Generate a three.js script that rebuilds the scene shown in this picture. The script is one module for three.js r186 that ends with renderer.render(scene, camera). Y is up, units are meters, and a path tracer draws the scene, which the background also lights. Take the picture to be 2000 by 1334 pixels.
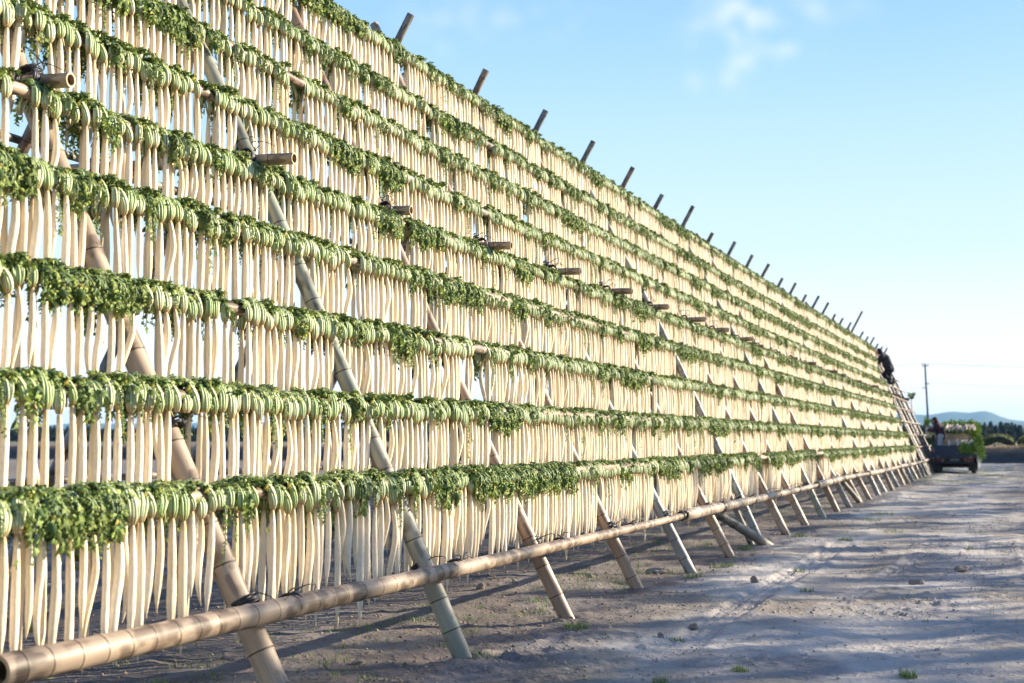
import * as THREE from 'three';
import { mergeGeometries } from 'three/addons/utils/BufferGeometryUtils.js';

// ───────────────────────── camera, sky, sun, exposure ─────────────────────────
const scene = new THREE.Scene();
const EYE = 1.3, YAW = 19.388 * Math.PI / 180, PITCH = 3.97 * Math.PI / 180, FPX = 2778;   // FPX: focal length for a 2000 px wide frame
const camera = new THREE.PerspectiveCamera(2 * Math.atan(667 / FPX) * 180 / Math.PI, 1.5, 0.1, 20000);
camera.position.set(0, EYE, 0);
camera.rotation.order = 'YXZ';
camera.rotation.set(PITCH, YAW, 0);
camera.focus = 9.5;
camera.userData.fStop = 3.2;
const renderer = new THREE.WebGLRenderer({ antialias: true });
renderer.toneMapping = THREE.LinearToneMapping;
renderer.toneMappingExposure = 2.65;
renderer.shadowMap.enabled = true;

// seeded random numbers and noise
function rngOf(seed) { let a = seed >>> 0; return () => { a |= 0; a = a + 0x6D2B79F5 | 0; let t = Math.imul(a ^ a >>> 15, 1 | a); t = t + Math.imul(t ^ t >>> 7, 61 | t) ^ t; return ((t ^ t >>> 14) >>> 0) / 4294967296; }; }
const hash = (x, y) => { let h = Math.imul(x | 0, 374761393) + Math.imul(y | 0, 668265263) | 0; h = Math.imul(h ^ h >>> 13, 1274126177); return ((h ^ h >>> 16) >>> 0) / 4294967296; };
function vnoise(x, y) { const ix = Math.floor(x), iy = Math.floor(y), fx = x - ix, fy = y - iy, u = fx * fx * (3 - 2 * fx), v = fy * fy * (3 - 2 * fy); const a = hash(ix, iy), b = hash(ix + 1, iy), c = hash(ix, iy + 1), d = hash(ix + 1, iy + 1); return (a + (b - a) * u + (c - a) * v + (a - b - c + d) * u * v) * 2 - 1; }
const fbm = (x, y, n = 4) => { let s = 0, a = 0.5; for (let i = 0; i < n; i++) { s += a * vnoise(x, y); x = x * 2.03 + 17.1; y = y * 2.03 - 9.7; a *= 0.5; } return s; };
const { lerp, clamp } = THREE.MathUtils;
const sstep = (a, b, x) => { const t = clamp((x - a) / (b - a), 0, 1); return t * t * (3 - 2 * t); };

// the direction a point of the frame looks in (used for the clouds only)
const dirOf = (px, py) => new THREE.Vector3((px - 1000) / FPX, -(py - 667) / FPX, -1).applyEuler(camera.rotation).normalize();

const SUN_AZ = 51 * Math.PI / 180, SUN_EL = 20.5 * Math.PI / 180;      // azimuth counted from the rack's direction (-z) towards +x
const sunDir = new THREE.Vector3(Math.sin(SUN_AZ) * Math.cos(SUN_EL), Math.sin(SUN_EL), -Math.cos(SUN_AZ) * Math.cos(SUN_EL));
const sun = new THREE.DirectionalLight(new THREE.Color().setRGB(1.0, 0.87, 0.68), 5);
sun.name = 'sun';
sun.position.copy(sunDir).multiplyScalar(120).add(new THREE.Vector3(-3, 0, -28));
sun.target.position.set(-3, 0, -28);
sun.castShadow = true;
sun.shadow.mapSize.set(4096, 4096);
Object.assign(sun.shadow.camera, { left: -60, right: 60, top: 40, bottom: -40, near: 1, far: 400 });
scene.add(sun, sun.target);

{ // sky: gradient by elevation, warmer and paler towards the sun, a few thin wisps
  const W = 1024, H = 512, data = new Float32Array(W * H * 4);
  const stops = [[-90, .22, .22, .22], [-2, .5, .55, .6], [0, .97, .98, .99], [3, .87, .90, .92], [7.5, .58, .74, .82], [11.5, .455, .655, .80], [15.5, .325, .55, .775], [18, .275, .49, .75], [30, .10, .29, .70], [50, .05, .17, .52], [90, .034, .12, .42]];
  const wisps = [[1475, 10, 1.7, .6, .42], [1410, 60, 1.2, .9, .30], [1432, 138, .6, .5, .40], [1505, 104, 1.5, .3, .36], [1350, 160, .45, .5, .26], [1560, 20, 2.2, .5, .22], [1000, 40, 3.0, .8, .14], [860, 60, 1.5, 1.2, .12], [1900, 765, 1.2, .3, .06]].map(([x, y, rx, ry, k]) => { const d = dirOf(x, y); return [Math.atan2(d.z, d.x), Math.asin(d.y), rx * Math.PI / 180, ry * Math.PI / 180, k]; });
  for (let j = 0; j < H; j++) {
    const el = ((j + .5) / H - .5) * 180;
    let k = 0; while (k < stops.length - 2 && el > stops[k + 1][0]) k++;
    const A = stops[k], B = stops[k + 1], EX = .525, t = clamp((el - A[0]) / (B[0] - A[0]), 0, 1);
    for (let i = 0; i < W; i++) {
      const th = ((i + .5) / W - .5) * 2 * Math.PI, ce = Math.cos(el * Math.PI / 180), dx = Math.cos(th) * ce, dy = Math.sin(el * Math.PI / 180), dz = Math.sin(th) * ce;
      const c = dx * sunDir.x + dy * sunDir.y + dz * sunDir.z, glow = Math.max(0, (c - .6) / .4);
      const o = (j * W + i) * 4;
      let w = 0;
      for (const [a, e, rx, ry, kk] of wisps) { const da = (th - a) * ce / rx, de = (el * Math.PI / 180 - e) / ry; const q = da * da + de * de; if (q < 6) w += kk * Math.exp(-q) * Math.max(0, .42 + 2.3 * fbm(th * 80 - el * 1.1, el * 3.2 + th * 40, 6)); }
      w = clamp(w, 0, .8);
      const g2 = glow * glow * .3 * sstep(-2, 2, el);
      data[o] = lerp(lerp(A[1], B[1], t) * EX + g2 * .5, .46, w); data[o + 1] = lerp(lerp(A[2], B[2], t) * EX + g2 * .45, .46, w); data[o + 2] = lerp(lerp(A[3], B[3], t) * EX + g2 * .35, .48, w); data[o + 3] = 1;
    }
  }
  const tex = new THREE.DataTexture(data, W, H, THREE.RGBAFormat, THREE.FloatType);
  tex.mapping = THREE.EquirectangularReflectionMapping; tex.magFilter = THREE.LinearFilter; tex.needsUpdate = true;
  scene.background = tex; scene.environment = tex;
  scene.backgroundIntensity = 1; scene.environmentIntensity = 1;
}
scene.fog = new THREE.FogExp2(new THREE.Color().setRGB(.27, .60, 1.0), 0.000085);

// ───────────────────────── helpers ─────────────────────────
const V = (x, y, z) => new THREE.Vector3(x, y, z);
const counts = {};
function numbered(n) { const k = counts[n] = (counts[n] ?? -1) + 1; return k ? n + '_' + String(k).padStart(3, '0') : n; }
function tag(o, label, category, group, kind) { if (label) o.userData.label = label; if (category) o.userData.category = category; if (group) o.userData.group = group; if (kind) o.userData.kind = kind; return o; }
function shade(o) { o.castShadow = o.receiveShadow = true; return o; }
function top(name, label, category, group, kind) { const g = new THREE.Group(); g.name = numbered(name); scene.add(g); return tag(g, label, category, group, kind); }
function part(name, geo, mat, parent) { const m = shade(new THREE.Mesh(geo, mat)); m.name = parent === scene ? numbered(name) : name; parent.add(m); return m; }
function instanced(name, geo, mat, mats, colors, parent) {
  const m = shade(new THREE.InstancedMesh(geo, mat, mats.length)); m.name = name;
  mats.forEach((x, i) => m.setMatrixAt(i, x));
  if (colors) colors.forEach((c, i) => m.setColorAt(i, c));
  parent.add(m); return m;
}
const lin = (r, g, b) => new THREE.Color().setRGB(r, g, b);
const std = (o) => new THREE.MeshStandardMaterial(o);

class MB {           // a mesh builder: positions, colours, uv, indices
  constructor() { this.p = []; this.c = []; this.u = []; this.i = []; }
  v(x, y, z, c, u = 0, w = 0) { this.p.push(x, y, z); this.c.push(c[0], c[1], c[2]); this.u.push(u, w); return this.p.length / 3 - 1; }
  t(a, b, c) { this.i.push(a, b, c); }
  geo(normals = true) {
    const g = new THREE.BufferGeometry();
    g.setAttribute('position', new THREE.Float32BufferAttribute(this.p, 3)); g.setAttribute('color', new THREE.Float32BufferAttribute(this.c, 3)); g.setAttribute('uv', new THREE.Float32BufferAttribute(this.u, 2));
    g.setIndex(this.i); if (normals) g.computeVertexNormals(); return g;
  }
  // a tube through pts; rad(k), col(k, angle) per ring; caps: 0 none, 1 pointed fan
  tube(pts, rad, col, n = 8, cap0 = 0, cap1 = 0, vscale = 1) {
    const P = pts, m = P.length, T = P.map((p, k) => P[Math.min(k + 1, m - 1)].clone().sub(P[Math.max(k - 1, 0)]).normalize());
    let N = Math.abs(T[0].y) < .9 ? V(0, 1, 0) : V(1, 0, 0); N.sub(T[0].clone().multiplyScalar(N.dot(T[0]))).normalize();
    const start = this.p.length / 3; let len = 0;
    for (let k = 0; k < m; k++) {
      if (k) { N.sub(T[k].clone().multiplyScalar(N.dot(T[k]))).normalize(); len += P[k].distanceTo(P[k - 1]); }
      const B = T[k].clone().cross(N), r = rad(k);
      for (let j = 0; j <= n; j++) { const a = j / n * 2 * Math.PI, c = Math.cos(a), s = Math.sin(a), rr = typeof r === 'function' ? r(a) : r; this.v(P[k].x + (N.x * c + B.x * s) * rr, P[k].y + (N.y * c + B.y * s) * rr, P[k].z + (N.z * c + B.z * s) * rr, col(k, a), j / n, len * vscale); }
    }
    const w = n + 1;
    for (let k = 0; k < m - 1; k++) for (let j = 0; j < n; j++) { const a = start + k * w + j, b = a + 1, c = a + w, d = c + 1; this.t(a, b, c); this.t(b, d, c); }
    if (cap0) { const a = this.v(P[0].x, P[0].y, P[0].z, col(0, 0)); for (let j = 0; j < n; j++) this.t(a, start + j + 1, start + j); }
    if (cap1) { const a = this.v(P[m - 1].x, P[m - 1].y, P[m - 1].z, col(m - 1, 0)), s2 = start + (m - 1) * w; for (let j = 0; j < n; j++) this.t(a, s2 + j, s2 + j + 1); }
    return this;
  }
  box(x0, x1, y0, y1, z0, z1, c, bev = .006) {     // a box with chamfered edges
    const X = [x0, x1], Y = [y0, y1], Z = [z0, z1], s = this, b = Math.min(bev, (x1 - x0) / 3, (y1 - y0) / 3, (z1 - z0) / 3), id = {};
    for (let i = 0; i < 2; i++) for (let j = 0; j < 2; j++) for (let k = 0; k < 2; k++) {
      const e = [i ? -b : b, j ? -b : b, k ? -b : b];
      for (let a = 0; a < 3; a++) { const p = [X[i], Y[j], Z[k]]; for (let d = 0; d < 3; d++) if (d !== a) p[d] += e[d]; id[[i, j, k, a]] = p; }
    }
    const quad = (A, B, C, D, n) => { const m = [A, B, C, D].map((q) => s.v(q[0], q[1], q[2], c)); const u = V(B[0] - A[0], B[1] - A[1], B[2] - A[2]).cross(V(C[0] - A[0], C[1] - A[1], C[2] - A[2])); if (u.dot(n) < 0) m.reverse(); s.t(m[0], m[1], m[2]); s.t(m[0], m[2], m[3]); };
    for (let a = 0; a < 3; a++) for (let q = 0; q < 2; q++) { const o = (x, y) => { const r = [0, 0, 0]; r[a] = q; r[(a + 1) % 3] = x; r[(a + 2) % 3] = y; return id[[...r, a]]; }; const n = [0, 0, 0]; n[a] = q ? 1 : -1; quad(o(0, 0), o(1, 0), o(1, 1), o(0, 1), V(...n)); }
    for (let a = 0; a < 3; a++) for (let p = 0; p < 2; p++) for (let q = 0; q < 2; q++) { const b1 = (a + 1) % 3, b2 = (a + 2) % 3, o = (t, f) => { const r = [0, 0, 0]; r[a] = t; r[b1] = p; r[b2] = q; return id[[...r, f]]; }; const n = [0, 0, 0]; n[b1] = p ? 1 : -1; n[b2] = q ? 1 : -1; quad(o(0, b1), o(1, b1), o(1, b2), o(0, b2), V(...n)); }
    for (let i = 0; i < 2; i++) for (let j = 0; j < 2; j++) for (let k = 0; k < 2; k++) { const A = id[[i, j, k, 0]], B = id[[i, j, k, 1]], C = id[[i, j, k, 2]], m = [A, B, C].map((q) => s.v(q[0], q[1], q[2], c)); const u = V(B[0] - A[0], B[1] - A[1], B[2] - A[2]).cross(V(C[0] - A[0], C[1] - A[1], C[2] - A[2])); if (u.dot(V(i ? 1 : -1, j ? 1 : -1, k ? 1 : -1)) < 0) m.reverse(); s.t(...m); }
    return this;
  }
}
const mat4 = (p, q, s) => new THREE.Matrix4().compose(p, q, s);
const eul = (x, y, z, o = 'YXZ') => new THREE.Quaternion().setFromEuler(new THREE.Euler(x, y, z, o));

// textures
function dataTex(n, f, srgb) {
  const d = new Uint8Array(n * n * 4);
  for (let j = 0; j < n; j++) for (let i = 0; i < n; i++) { const c = f(i / n, j / n, i, j), o = (j * n + i) * 4; d[o] = clamp(c[0], 0, 1) * 255; d[o + 1] = clamp(c[1], 0, 1) * 255; d[o + 2] = clamp(c[2], 0, 1) * 255; d[o + 3] = 255; }
  const t = new THREE.DataTexture(d, n, n); t.wrapS = t.wrapT = THREE.RepeatWrapping; t.magFilter = THREE.LinearFilter; t.minFilter = THREE.LinearMipmapLinearFilter; t.generateMipmaps = true; t.needsUpdate = true; if (srgb) t.colorSpace = THREE.SRGBColorSpace; return t;
}
function tnoise(x, y, p) { const ix = Math.floor(x), iy = Math.floor(y), fx = x - ix, fy = y - iy, u = fx * fx * (3 - 2 * fx), v = fy * fy * (3 - 2 * fy), m = (q) => ((q % p) + p) % p; const a = hash(m(ix), m(iy)), b = hash(m(ix + 1), m(iy)), c = hash(m(ix), m(iy + 1)), d = hash(m(ix + 1), m(iy + 1)); return a + (b - a) * u + (c - a) * v + (a - b - c + d) * u * v; }

// ───────────────────────── ground ─────────────────────────
const footX = -3.005;
const LEG0 = 5.70, BAY = 2.037;                           // first post of the rack and the posts' spacing
const rutX = [[-.62, .13, 0], [-2.0, .13, 1.7], [-1.25, .10, 4.1], [.35, .12, 2.2]];
const rutAt = (k, s) => rutX[k][0] + .16 * Math.sin(s * .13 + rutX[k][2]) + .05 * Math.sin(s * .41 + k) + (k === 2 ? (s - 12) * .035 : 0);
function groundY(x, s) {
  let y = .030 * fbm(x * .35, s * .25, 3) + .026 * fbm(x * 1.3 + 5, s * 1.0, 3);
  const lot = sstep(-2.9, -2.2, x + .4 * fbm(s * .5, 3.3, 2));
  y += (.016 + .014 * (1 - lot)) * fbm(x * 5, s * 5, 4);
  const cl = Math.max(0, fbm(x * 1.1 + 40, s * .8, 3) + .05); y += .09 * cl * Math.max(0, vnoise(x * 14, s * 14) * vnoise(x * 9 + 3, s * 9) + .1);
  y += .035 * Math.exp(-(((x + 2.62) / .35) ** 2)) * (.6 + vnoise(s * .9, 1.5));               // loose ridge beside the posts
  for (let k = 0; k < 4; k++) {
    const d = Math.abs(x - rutAt(k, s)), w = rutX[k][1], f = sstep(-.15, .25, fbm(s * .3 + k * 9, k * 5.5, 2) + .18);
    if (d < .4) { const fd = 1 - sstep(12, 24, s); y += fd * f * (-.012 * (1 - sstep(w * .75, w, d)) + .014 * Math.exp(-(((d - w * 1.25) / .05) ** 2)) * (1 + .8 * vnoise(s * 7, k + x * 3))); if (d < w * .85) y += fd * f * .012 * (Math.sin(d * 2 * Math.PI / .055) * .6 + Math.sin((s * 1.2 + d * .7) * 2 * Math.PI / .11) * .5); }
  }
  for (let n = -1; n < 4; n++) { const q = Math.hypot(x - footX, s - (LEG0 + BAY * n)); if (q < .5) y += .04 * Math.exp(-((q / .16) ** 2)) * (1 + .7 * vnoise(x * 20, s * 20)); }
  return y;
}
const gravelN = (u, v) => .5 * tnoise(u * 160, v * 160, 160) + .3 * tnoise(u * 64, v * 64, 64) + .2 * tnoise(u * 300, v * 300, 300);
const groundMap = dataTex(1024, (u, v) => { const a = gravelN(u, v), b = tnoise(u * 12, v * 12, 12), sp = tnoise(u * 230 + 7, v * 230, 230); let k = .72 + .30 * (a - .5) + .16 * (b - .5); if (sp > .93) k += .2; if (tnoise(u * 110, v * 110 + 3, 110) < .07) k -= .22; return [k * 1.01, k, k * .985]; });
const groundBump = dataTex(1024, (u, v) => { const a = gravelN(u, v), b = tnoise(u * 24, v * 24, 24), c = Math.pow(tnoise(u * 90 + 5, v * 90, 90), 4); const k = .3 * a + .25 * b + .5 * c; return [k, k, k]; });
const SAND = [.58, .535, .48], SOIL = [.175, .14, .118], GREY = [.265, .257, .258], OCH = [.41, .34, .23], DARK = [.125, .104, .092];
const mix3 = (a, b, t) => [lerp(a[0], b[0], t), lerp(a[1], b[1], t), lerp(a[2], b[2], t)];
function groundCol(x, s) {
  const lot = sstep(-3.05, -2.25, x + .55 * fbm(s * .45, 3.3, 3) + .25 * fbm(x * 3, s * 3, 2));
  let c = mix3(SOIL, DARK, clamp(.5 + 1.3 * fbm(x * .9, s * .9, 3), 0, 1));
  c = mix3(c, [.235, .20, .175], sstep(-.1, .35, fbm(x * 2.1 + 9, s * 1.3, 3)));
  let l = mix3(SAND, GREY, sstep(.0, .22, fbm(x * .95 + 40, s * .62, 4)) * .85);
  l = mix3(l, OCH, sstep(.2, .34, fbm(x * .8 - 20, s * .8 + 7, 3)) * .55);
  l = mix3(l, SOIL, sstep(-.9, .6, x + .5 * fbm(x, s * .3, 2)) * .6 + sstep(.12, .3, fbm(x * .7 + 70, s * .22, 3)) * .4);
  for (let k = 0; k < 4; k++) { const d = Math.abs(x - rutAt(k, s)); if (d < .2) l = mix3(l, [.47, .43, .40], .45 * (1 - sstep(.1, .17, d)) * (1 - sstep(14, 30, s))); }
  return mix3(c, l, lot);
}
const matGround = std({ vertexColors: true, map: groundMap, bumpMap: groundBump, bumpScale: .013, roughness: .95 });
{
  const xs = [], ss = [];
  for (let x = -26; x < -9; x += .5) xs.push(x); for (let x = -9; x < -6; x += .12) xs.push(x); for (let x = -6; x < -3.2; x += .045) xs.push(x);
  for (let x = -3.2; x < .5; x += .022) xs.push(x); for (let x = .5; x < 3; x += .08) xs.push(x); for (let x = 3; x <= 20; x += .5) xs.push(x);
  for (let s = -6; s < 5; s += .5) ss.push(s); for (let s = 5; s < 86; s += Math.max(.034, .0052 * s)) ss.push(s); ss.push(86);
  const b = new MB();
  for (const s of ss) for (const x of xs) { const edge = Math.min(1, (x + 26) / 3, (20 - x) / 3, (s + 6) / 2, (86 - s) / 2); b.v(x, groundY(x, s) * clamp(edge, 0, 1) - .1 * (1 - clamp(edge, 0, 1)), -s, groundCol(x, s), x / 2.2, s / 2.2); }
  const w = xs.length;
  for (let j = 0; j < ss.length - 1; j++) for (let i = 0; i < w - 1; i++) { const a = j * w + i; b.t(a, a + 1, a + w); b.t(a + 1, a + w + 1, a + w); }
  tag(part('dirt_lot', b.geo(), matGround, scene), 'sandy dirt lot with tyre tracks beside the drying rack', 'ground', null, 'structure');
}
function sheet(name, x0, x1, s0, s1, y, nx, ns, col, uvs) {
  const b = new MB();
  for (let j = 0; j <= ns; j++) for (let i = 0; i <= nx; i++) { const x = lerp(x0, x1, i / nx), s = lerp(s0, s1, j / ns); b.v(x, y, -s, col(x, s), x / uvs, s / uvs); }
  for (let j = 0; j < ns; j++) for (let i = 0; i < nx; i++) { const a = j * (nx + 1) + i; b.t(a, a + 1, a + nx + 1); b.t(a + 1, a + nx + 2, a + nx + 1); }
  return part(name, b.geo(), matGround, scene);
}
tag(sheet('ground', -700, 700, -500, 87, -.07, 120, 60, (x, s) => mix3([.36, .31, .26], SOIL, clamp(.5 + fbm(x * .05, s * .05, 3), 0, 1)), 3), 'bare brown ground around the dirt lot', 'ground', null, 'structure');
tag(sheet('field', -5000, 3800, 88.4, 7400, .84, 60, 60, (x, s) => mix3([.20, .19, .09], [.16, .12, .08], clamp(.5 + fbm(x * .02, s * .02, 3), 0, 1)), 5), 'flat farm fields stretching to the hills', 'field', null, 'structure');
{ // the bank at the far edge of the lot
  const b = new MB(), n = 340, prof = [[85.2, -.12], [85.7, .08], [86.1, .34], [86.5, .58], [86.9, .80], [87.3, .93], [87.9, .95], [88.8, .86], [90, .80]];
  for (let i = 0; i <= n; i++) { const x = lerp(-110, 110, i / n); prof.forEach(([s, y], k) => { const q = k && k < 8 ? .12 * fbm(x * .7, k * 1.7, 3) : 0; b.v(x, y + q * 1.2, -(s + q * 2), mix3([.09, .068, .055], [.30, .20, .10], sstep(.72, .93, y + .3 * fbm(x * .6, 7 + k, 2))), x / 2, s / 2); }); }
  const w = prof.length; for (let i = 0; i < n; i++) for (let k = 0; k < w - 1; k++) { const a = i * w + k; b.t(a, a + w, a + 1); b.t(a + 1, a + w, a + w + 1); }
  tag(part('earth_bank', b.geo(), matGround, scene), 'dark earth bank with dry grass along the far edge of the lot', 'bank', null, 'structure');
}

// ───────────────────────── far landscape ─────────────────────────
{ // hills
  const ridge = (name, s0, depth, hf, col, label) => {
    const b = new MB(), n = 260, rows = 14;
    for (let j = 0; j <= rows; j++) for (let i = 0; i <= n; i++) { const x = lerp(-5200, 3600, i / n), t = j / rows, s = s0 + depth * t; const h = hf(x) * Math.sin(Math.PI * Math.min(1, t * .5 + .02)) * (1 + .12 * fbm(x * .004, t * 6, 3) * (1 - t)) ; b.v(x, h * sstep(0, 1, t * 1.0) + .5, -s, col, 0, 0); }
    for (let j = 0; j < rows; j++) for (let i = 0; i < n; i++) { const a = j * (n + 1) + i; b.t(a, a + 1, a + n + 1); b.t(a + 1, a + n + 2, a + n + 1); }
    tag(part(name, b.geo(), std({ vertexColors: true, roughness: 1 }), scene), label, 'hills', null, 'structure');
  };
  const g = (x, c, w) => Math.exp(-(((x - c) / w) ** 2));
  ridge('hills', 5600, 1500, (x) => 99 + 36 * g(x, -262, 92) + 36 * g(x, -118, 66) + 24 * g(x, -460, 120) + 30 * g(x, -900, 300) + 50 * g(x, -1700, 500) - 16 * g(x, 120, 120) + 30 * g(x, 700, 400) + 5 * fbm(x * .012, 2.2, 4), [.045, .075, .035], 'blue hazy wooded hills along the horizon');
  ridge('foothills', 4300, 900, (x) => 52 + 16 * g(x, -120, 240) + 12 * g(x, -700, 200) + 4 * fbm(x * .012, 5.2, 4), [.045, .075, .035], 'low hazy foothills in front of the blue hills');
}
const matFol = new THREE.MeshPhysicalMaterial({ vertexColors: true, roughness: .9, side: THREE.DoubleSide, transmission: .2, thickness: 0, specularIntensity: .3 });
function coniferGeo(seed) {           // ragged tiers of drooping boughs round a thin trunk
  const r = rngOf(seed), b = new MB(), H = 1;
  b.tube([V(0, 0, 0), V(0, .5, 0), V(0, 1, 0)], (k) => .018 * (1 - k * .45), () => [.06, .045, .03], 5);
  for (let k = 0; k < 150; k++) { const h = .08 + .92 * Math.pow(r(), .8), a = r() * 6.283, R = (.04 + .26 * Math.pow(1 - h, .8)) * (.5 + .6 * r()), c = r() * .5 + .6, col = [.022 * c, .040 * c, .022 * c]; const x = Math.cos(a), z = Math.sin(a), i0 = b.v(x * R * .1, h + .05, z * R * .1, col), i1 = b.v(x * R - z * .07, h - .02, z * R + x * .07, col), i2 = b.v(x * R * 1.25, h - .06 * r(), z * R * 1.25, col), i3 = b.v(x * R + z * .07, h - .02, z * R - x * .07, col); b.t(i0, i1, i2); b.t(i0, i2, i3); }
  return b.geo();
}
{
  const r = rngOf(77), grp = top('conifer_wood', 'dark far wood of pointed conifers below the blue hills', 'wood', null, 'stuff');
  const geos = [1, 2, 3].map((k) => coniferGeo(k * 31));
  const ms = [[], [], []];
  for (let i = 0; i < 5200; i++) { const x = lerp(-420, 260, r()), s = 370 + 60 * r(), h = (3.3 + 1.0 * r() + (r() < .07 ? 1.3 : 0)) * (1 + .1 * vnoise(x * .05, 2)), w = h * (.85 + .5 * r()); ms[i % 3].push(mat4(V(x, .8, -s), eul(0, r() * 6, 0), V(w, h, w))); }
  geos.forEach((g, k) => instanced('conifers', g, matFol, ms[k], null, grp));
}
{ // tea hedges, end on
  const leaf = new MB(); { const c = [1, 1, 1]; const a = leaf.v(0, 0, 0, c), b1 = leaf.v(.5, .1, .35, c), d = leaf.v(0, .0, 1, c), e = leaf.v(-.5, .1, .35, c); leaf.t(a, b1, d); leaf.t(a, d, e); }
  const lg = leaf.geo(), r = rngOf(5);
  const pos = [-5.2, -3.06, -.92, 1.22, 3.4];
  pos.forEach((x0, k) => {
    const g = top('tea_hedge', null, 'hedge', 'tea hedges beyond the earth bank'); g.position.set(x0, .84, -92);
    const b = new MB(), n = 16, m = 14, L = 16, W = .93 + .06 * r(), Hh = .80 + .05 * r();
    for (let j = 0; j <= m; j++) for (let i = 0; i <= n; i++) { const a = Math.PI * i / n, q = 1 + .12 * fbm(i * .9 + k * 7, j * .8, 3), e = j === 0 || j === m ? .82 : 1; b.v(-Math.cos(a) * W * q * e * Math.pow(Math.abs(Math.cos(a)), -.25 + .25), Math.pow(Math.sin(a), .55) * Hh * q * e, -(j / m) * L, [.05, .06, .022]); }
    for (let j = 0; j < m; j++) for (let i = 0; i < n; i++) { const a = j * (n + 1) + i; b.t(a, a + 1, a + n + 1); b.t(a + 1, a + n + 2, a + n + 1); }
    const c0 = b.v(0, .35, .0, [.04, .05, .02]); for (let i = 0; i < n; i++) b.t(c0, i + 1, i);
    part('foliage', b.geo(), std({ vertexColors: true, roughness: 1 }), g);
    const ms = [], cs = [];
    for (let i = 0; i < 900; i++) { const a = Math.PI * (.04 + .92 * r()), z = i < 350 ? 0.0 - .05 * r() : -r() * L, rr = i < 350 ? Math.sqrt(r()) : 1; const sc = .06 + .06 * r(); ms.push(mat4(V(-Math.cos(a) * W * rr * 1.02, Math.pow(Math.sin(a), .55) * Hh * rr * 1.02, z + .06 * r()), eul(r() * 6, r() * 6, r() * 6), V(sc, sc, sc))); const t = r(); cs.push(lin(.09 + .09 * t, .10 + .07 * t, .03 + .02 * t)); }
    tag(instanced('leaves', lg, matFol, ms, cs, g), null, null, null, 'stuff');
    tag(g, ['olive green tea hedge beyond the bank, hidden low behind the truck load', 'olive green tea hedge beyond the bank, just right of the truck load', 'broad clipped tea hedge in full view on the bank right of the truck', 'olive green tea hedge cut by the right-hand edge of the photo', 'olive green tea hedge beyond the right-hand edge of the photo'][k], 'hedge', 'tea hedges beyond the earth bank');
  });
}
{ // dry grass on the bank
  const b = new MB(), c = [1, 1, 1], a = b.v(-.012, 0, 0, c), d = b.v(.012, 0, 0, c), e = b.v(.03, 1, 0, c); b.t(a, d, e);
  const r = rngOf(61), ms = [], cs = [];
  for (let i = 0; i < 14000; i++) { const x = lerp(-30, 22, r()), s = 86.9 + 2.2 * r(), h = (.10 + .32 * r()) * clamp(.6 + fbm(x * .5, 1, 2) * 1.4, .15, 1.3); ms.push(mat4(V(x, .82, -s), eul((r() - .5) * .9, r() * 6, (r() - .5) * .9), V(1.8, h, 1))); const t = r(); cs.push(lin(.26 + .16 * t, .17 + .11 * t, .07 + .05 * t)); }
  const g = top('dry_grass', 'brown dry grass along the top of the far earth bank', 'grass', null, 'stuff');
  instanced('blades', b.geo(), std({ vertexColors: true, roughness: .95, side: THREE.DoubleSide }), ms, cs, g);
}
{ // utility pole with wires
  const g = top('utility_pole', 'thin dark utility pole with wires behind the truck', 'utility pole'); g.position.set(-7.2, .8, -130);
  const con = std({ color: lin(.022, .034, .040), roughness: .8 }), met = std({ color: lin(.22, .23, .24), roughness: .5, metalness: .6 }), b = new MB();
  b.tube([V(.22, -.1, 0), V(.12, 3, 0), V(-.02, 7.25, 0)], (k) => .11 - .02 * k, () => [1, 1, 1], 12, 0, 1);
  part('pole', b.geo(), con, g);
  part('crossarm', new MB().box(-.28, .28, 6.98, 7.05, -.04, .04, [1, 1, 1], .01).geo(), met, g);
  part('bracket', new MB().box(-.1, .34, 5.42, 5.5, -.04, .04, [1, 1, 1], .01).geo(), met, g);
  part('bracket', new MB().box(-.3, .1, 5.05, 5.13, -.04, .04, [1, 1, 1], .01).geo(), met, g);
  for (const x of [-.24, .24]) part('insulator', new THREE.CylinderGeometry(.05, .07, .2, 10).translate(x, 7.16 + (x === 0 ? .2 : 0), 0), std({ color: lin(.7, .7, .68), roughness: .3 }), g);
  const wire = (A, B, sag) => { const pts = []; for (let i = 0; i <= 20; i++) { const t = i / 20; pts.push(V(lerp(A[0], B[0], t), lerp(A[1], B[1], t) - sag * 4 * t * (1 - t), lerp(A[2], B[2], t))); } part('wire', new MB().tube(pts, () => .007, () => [1, 1, 1], 5).geo(), std({ color: lin(.10, .11, .12), roughness: .6 }), g); };
  wire([.45, 7.26, 0], [46, 7.0, 6], .9); wire([-.5, 7.26, 0], [46, 7.4, 3], .9); wire([.7, 5.5, 0], [46, 4.9, 6], .8); wire([-.5, 7.26, 0], [-46, 7.2, -8], .9); wire([-.5, 5.1, 0], [-46, 4.9, -8], .9);
}

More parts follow.
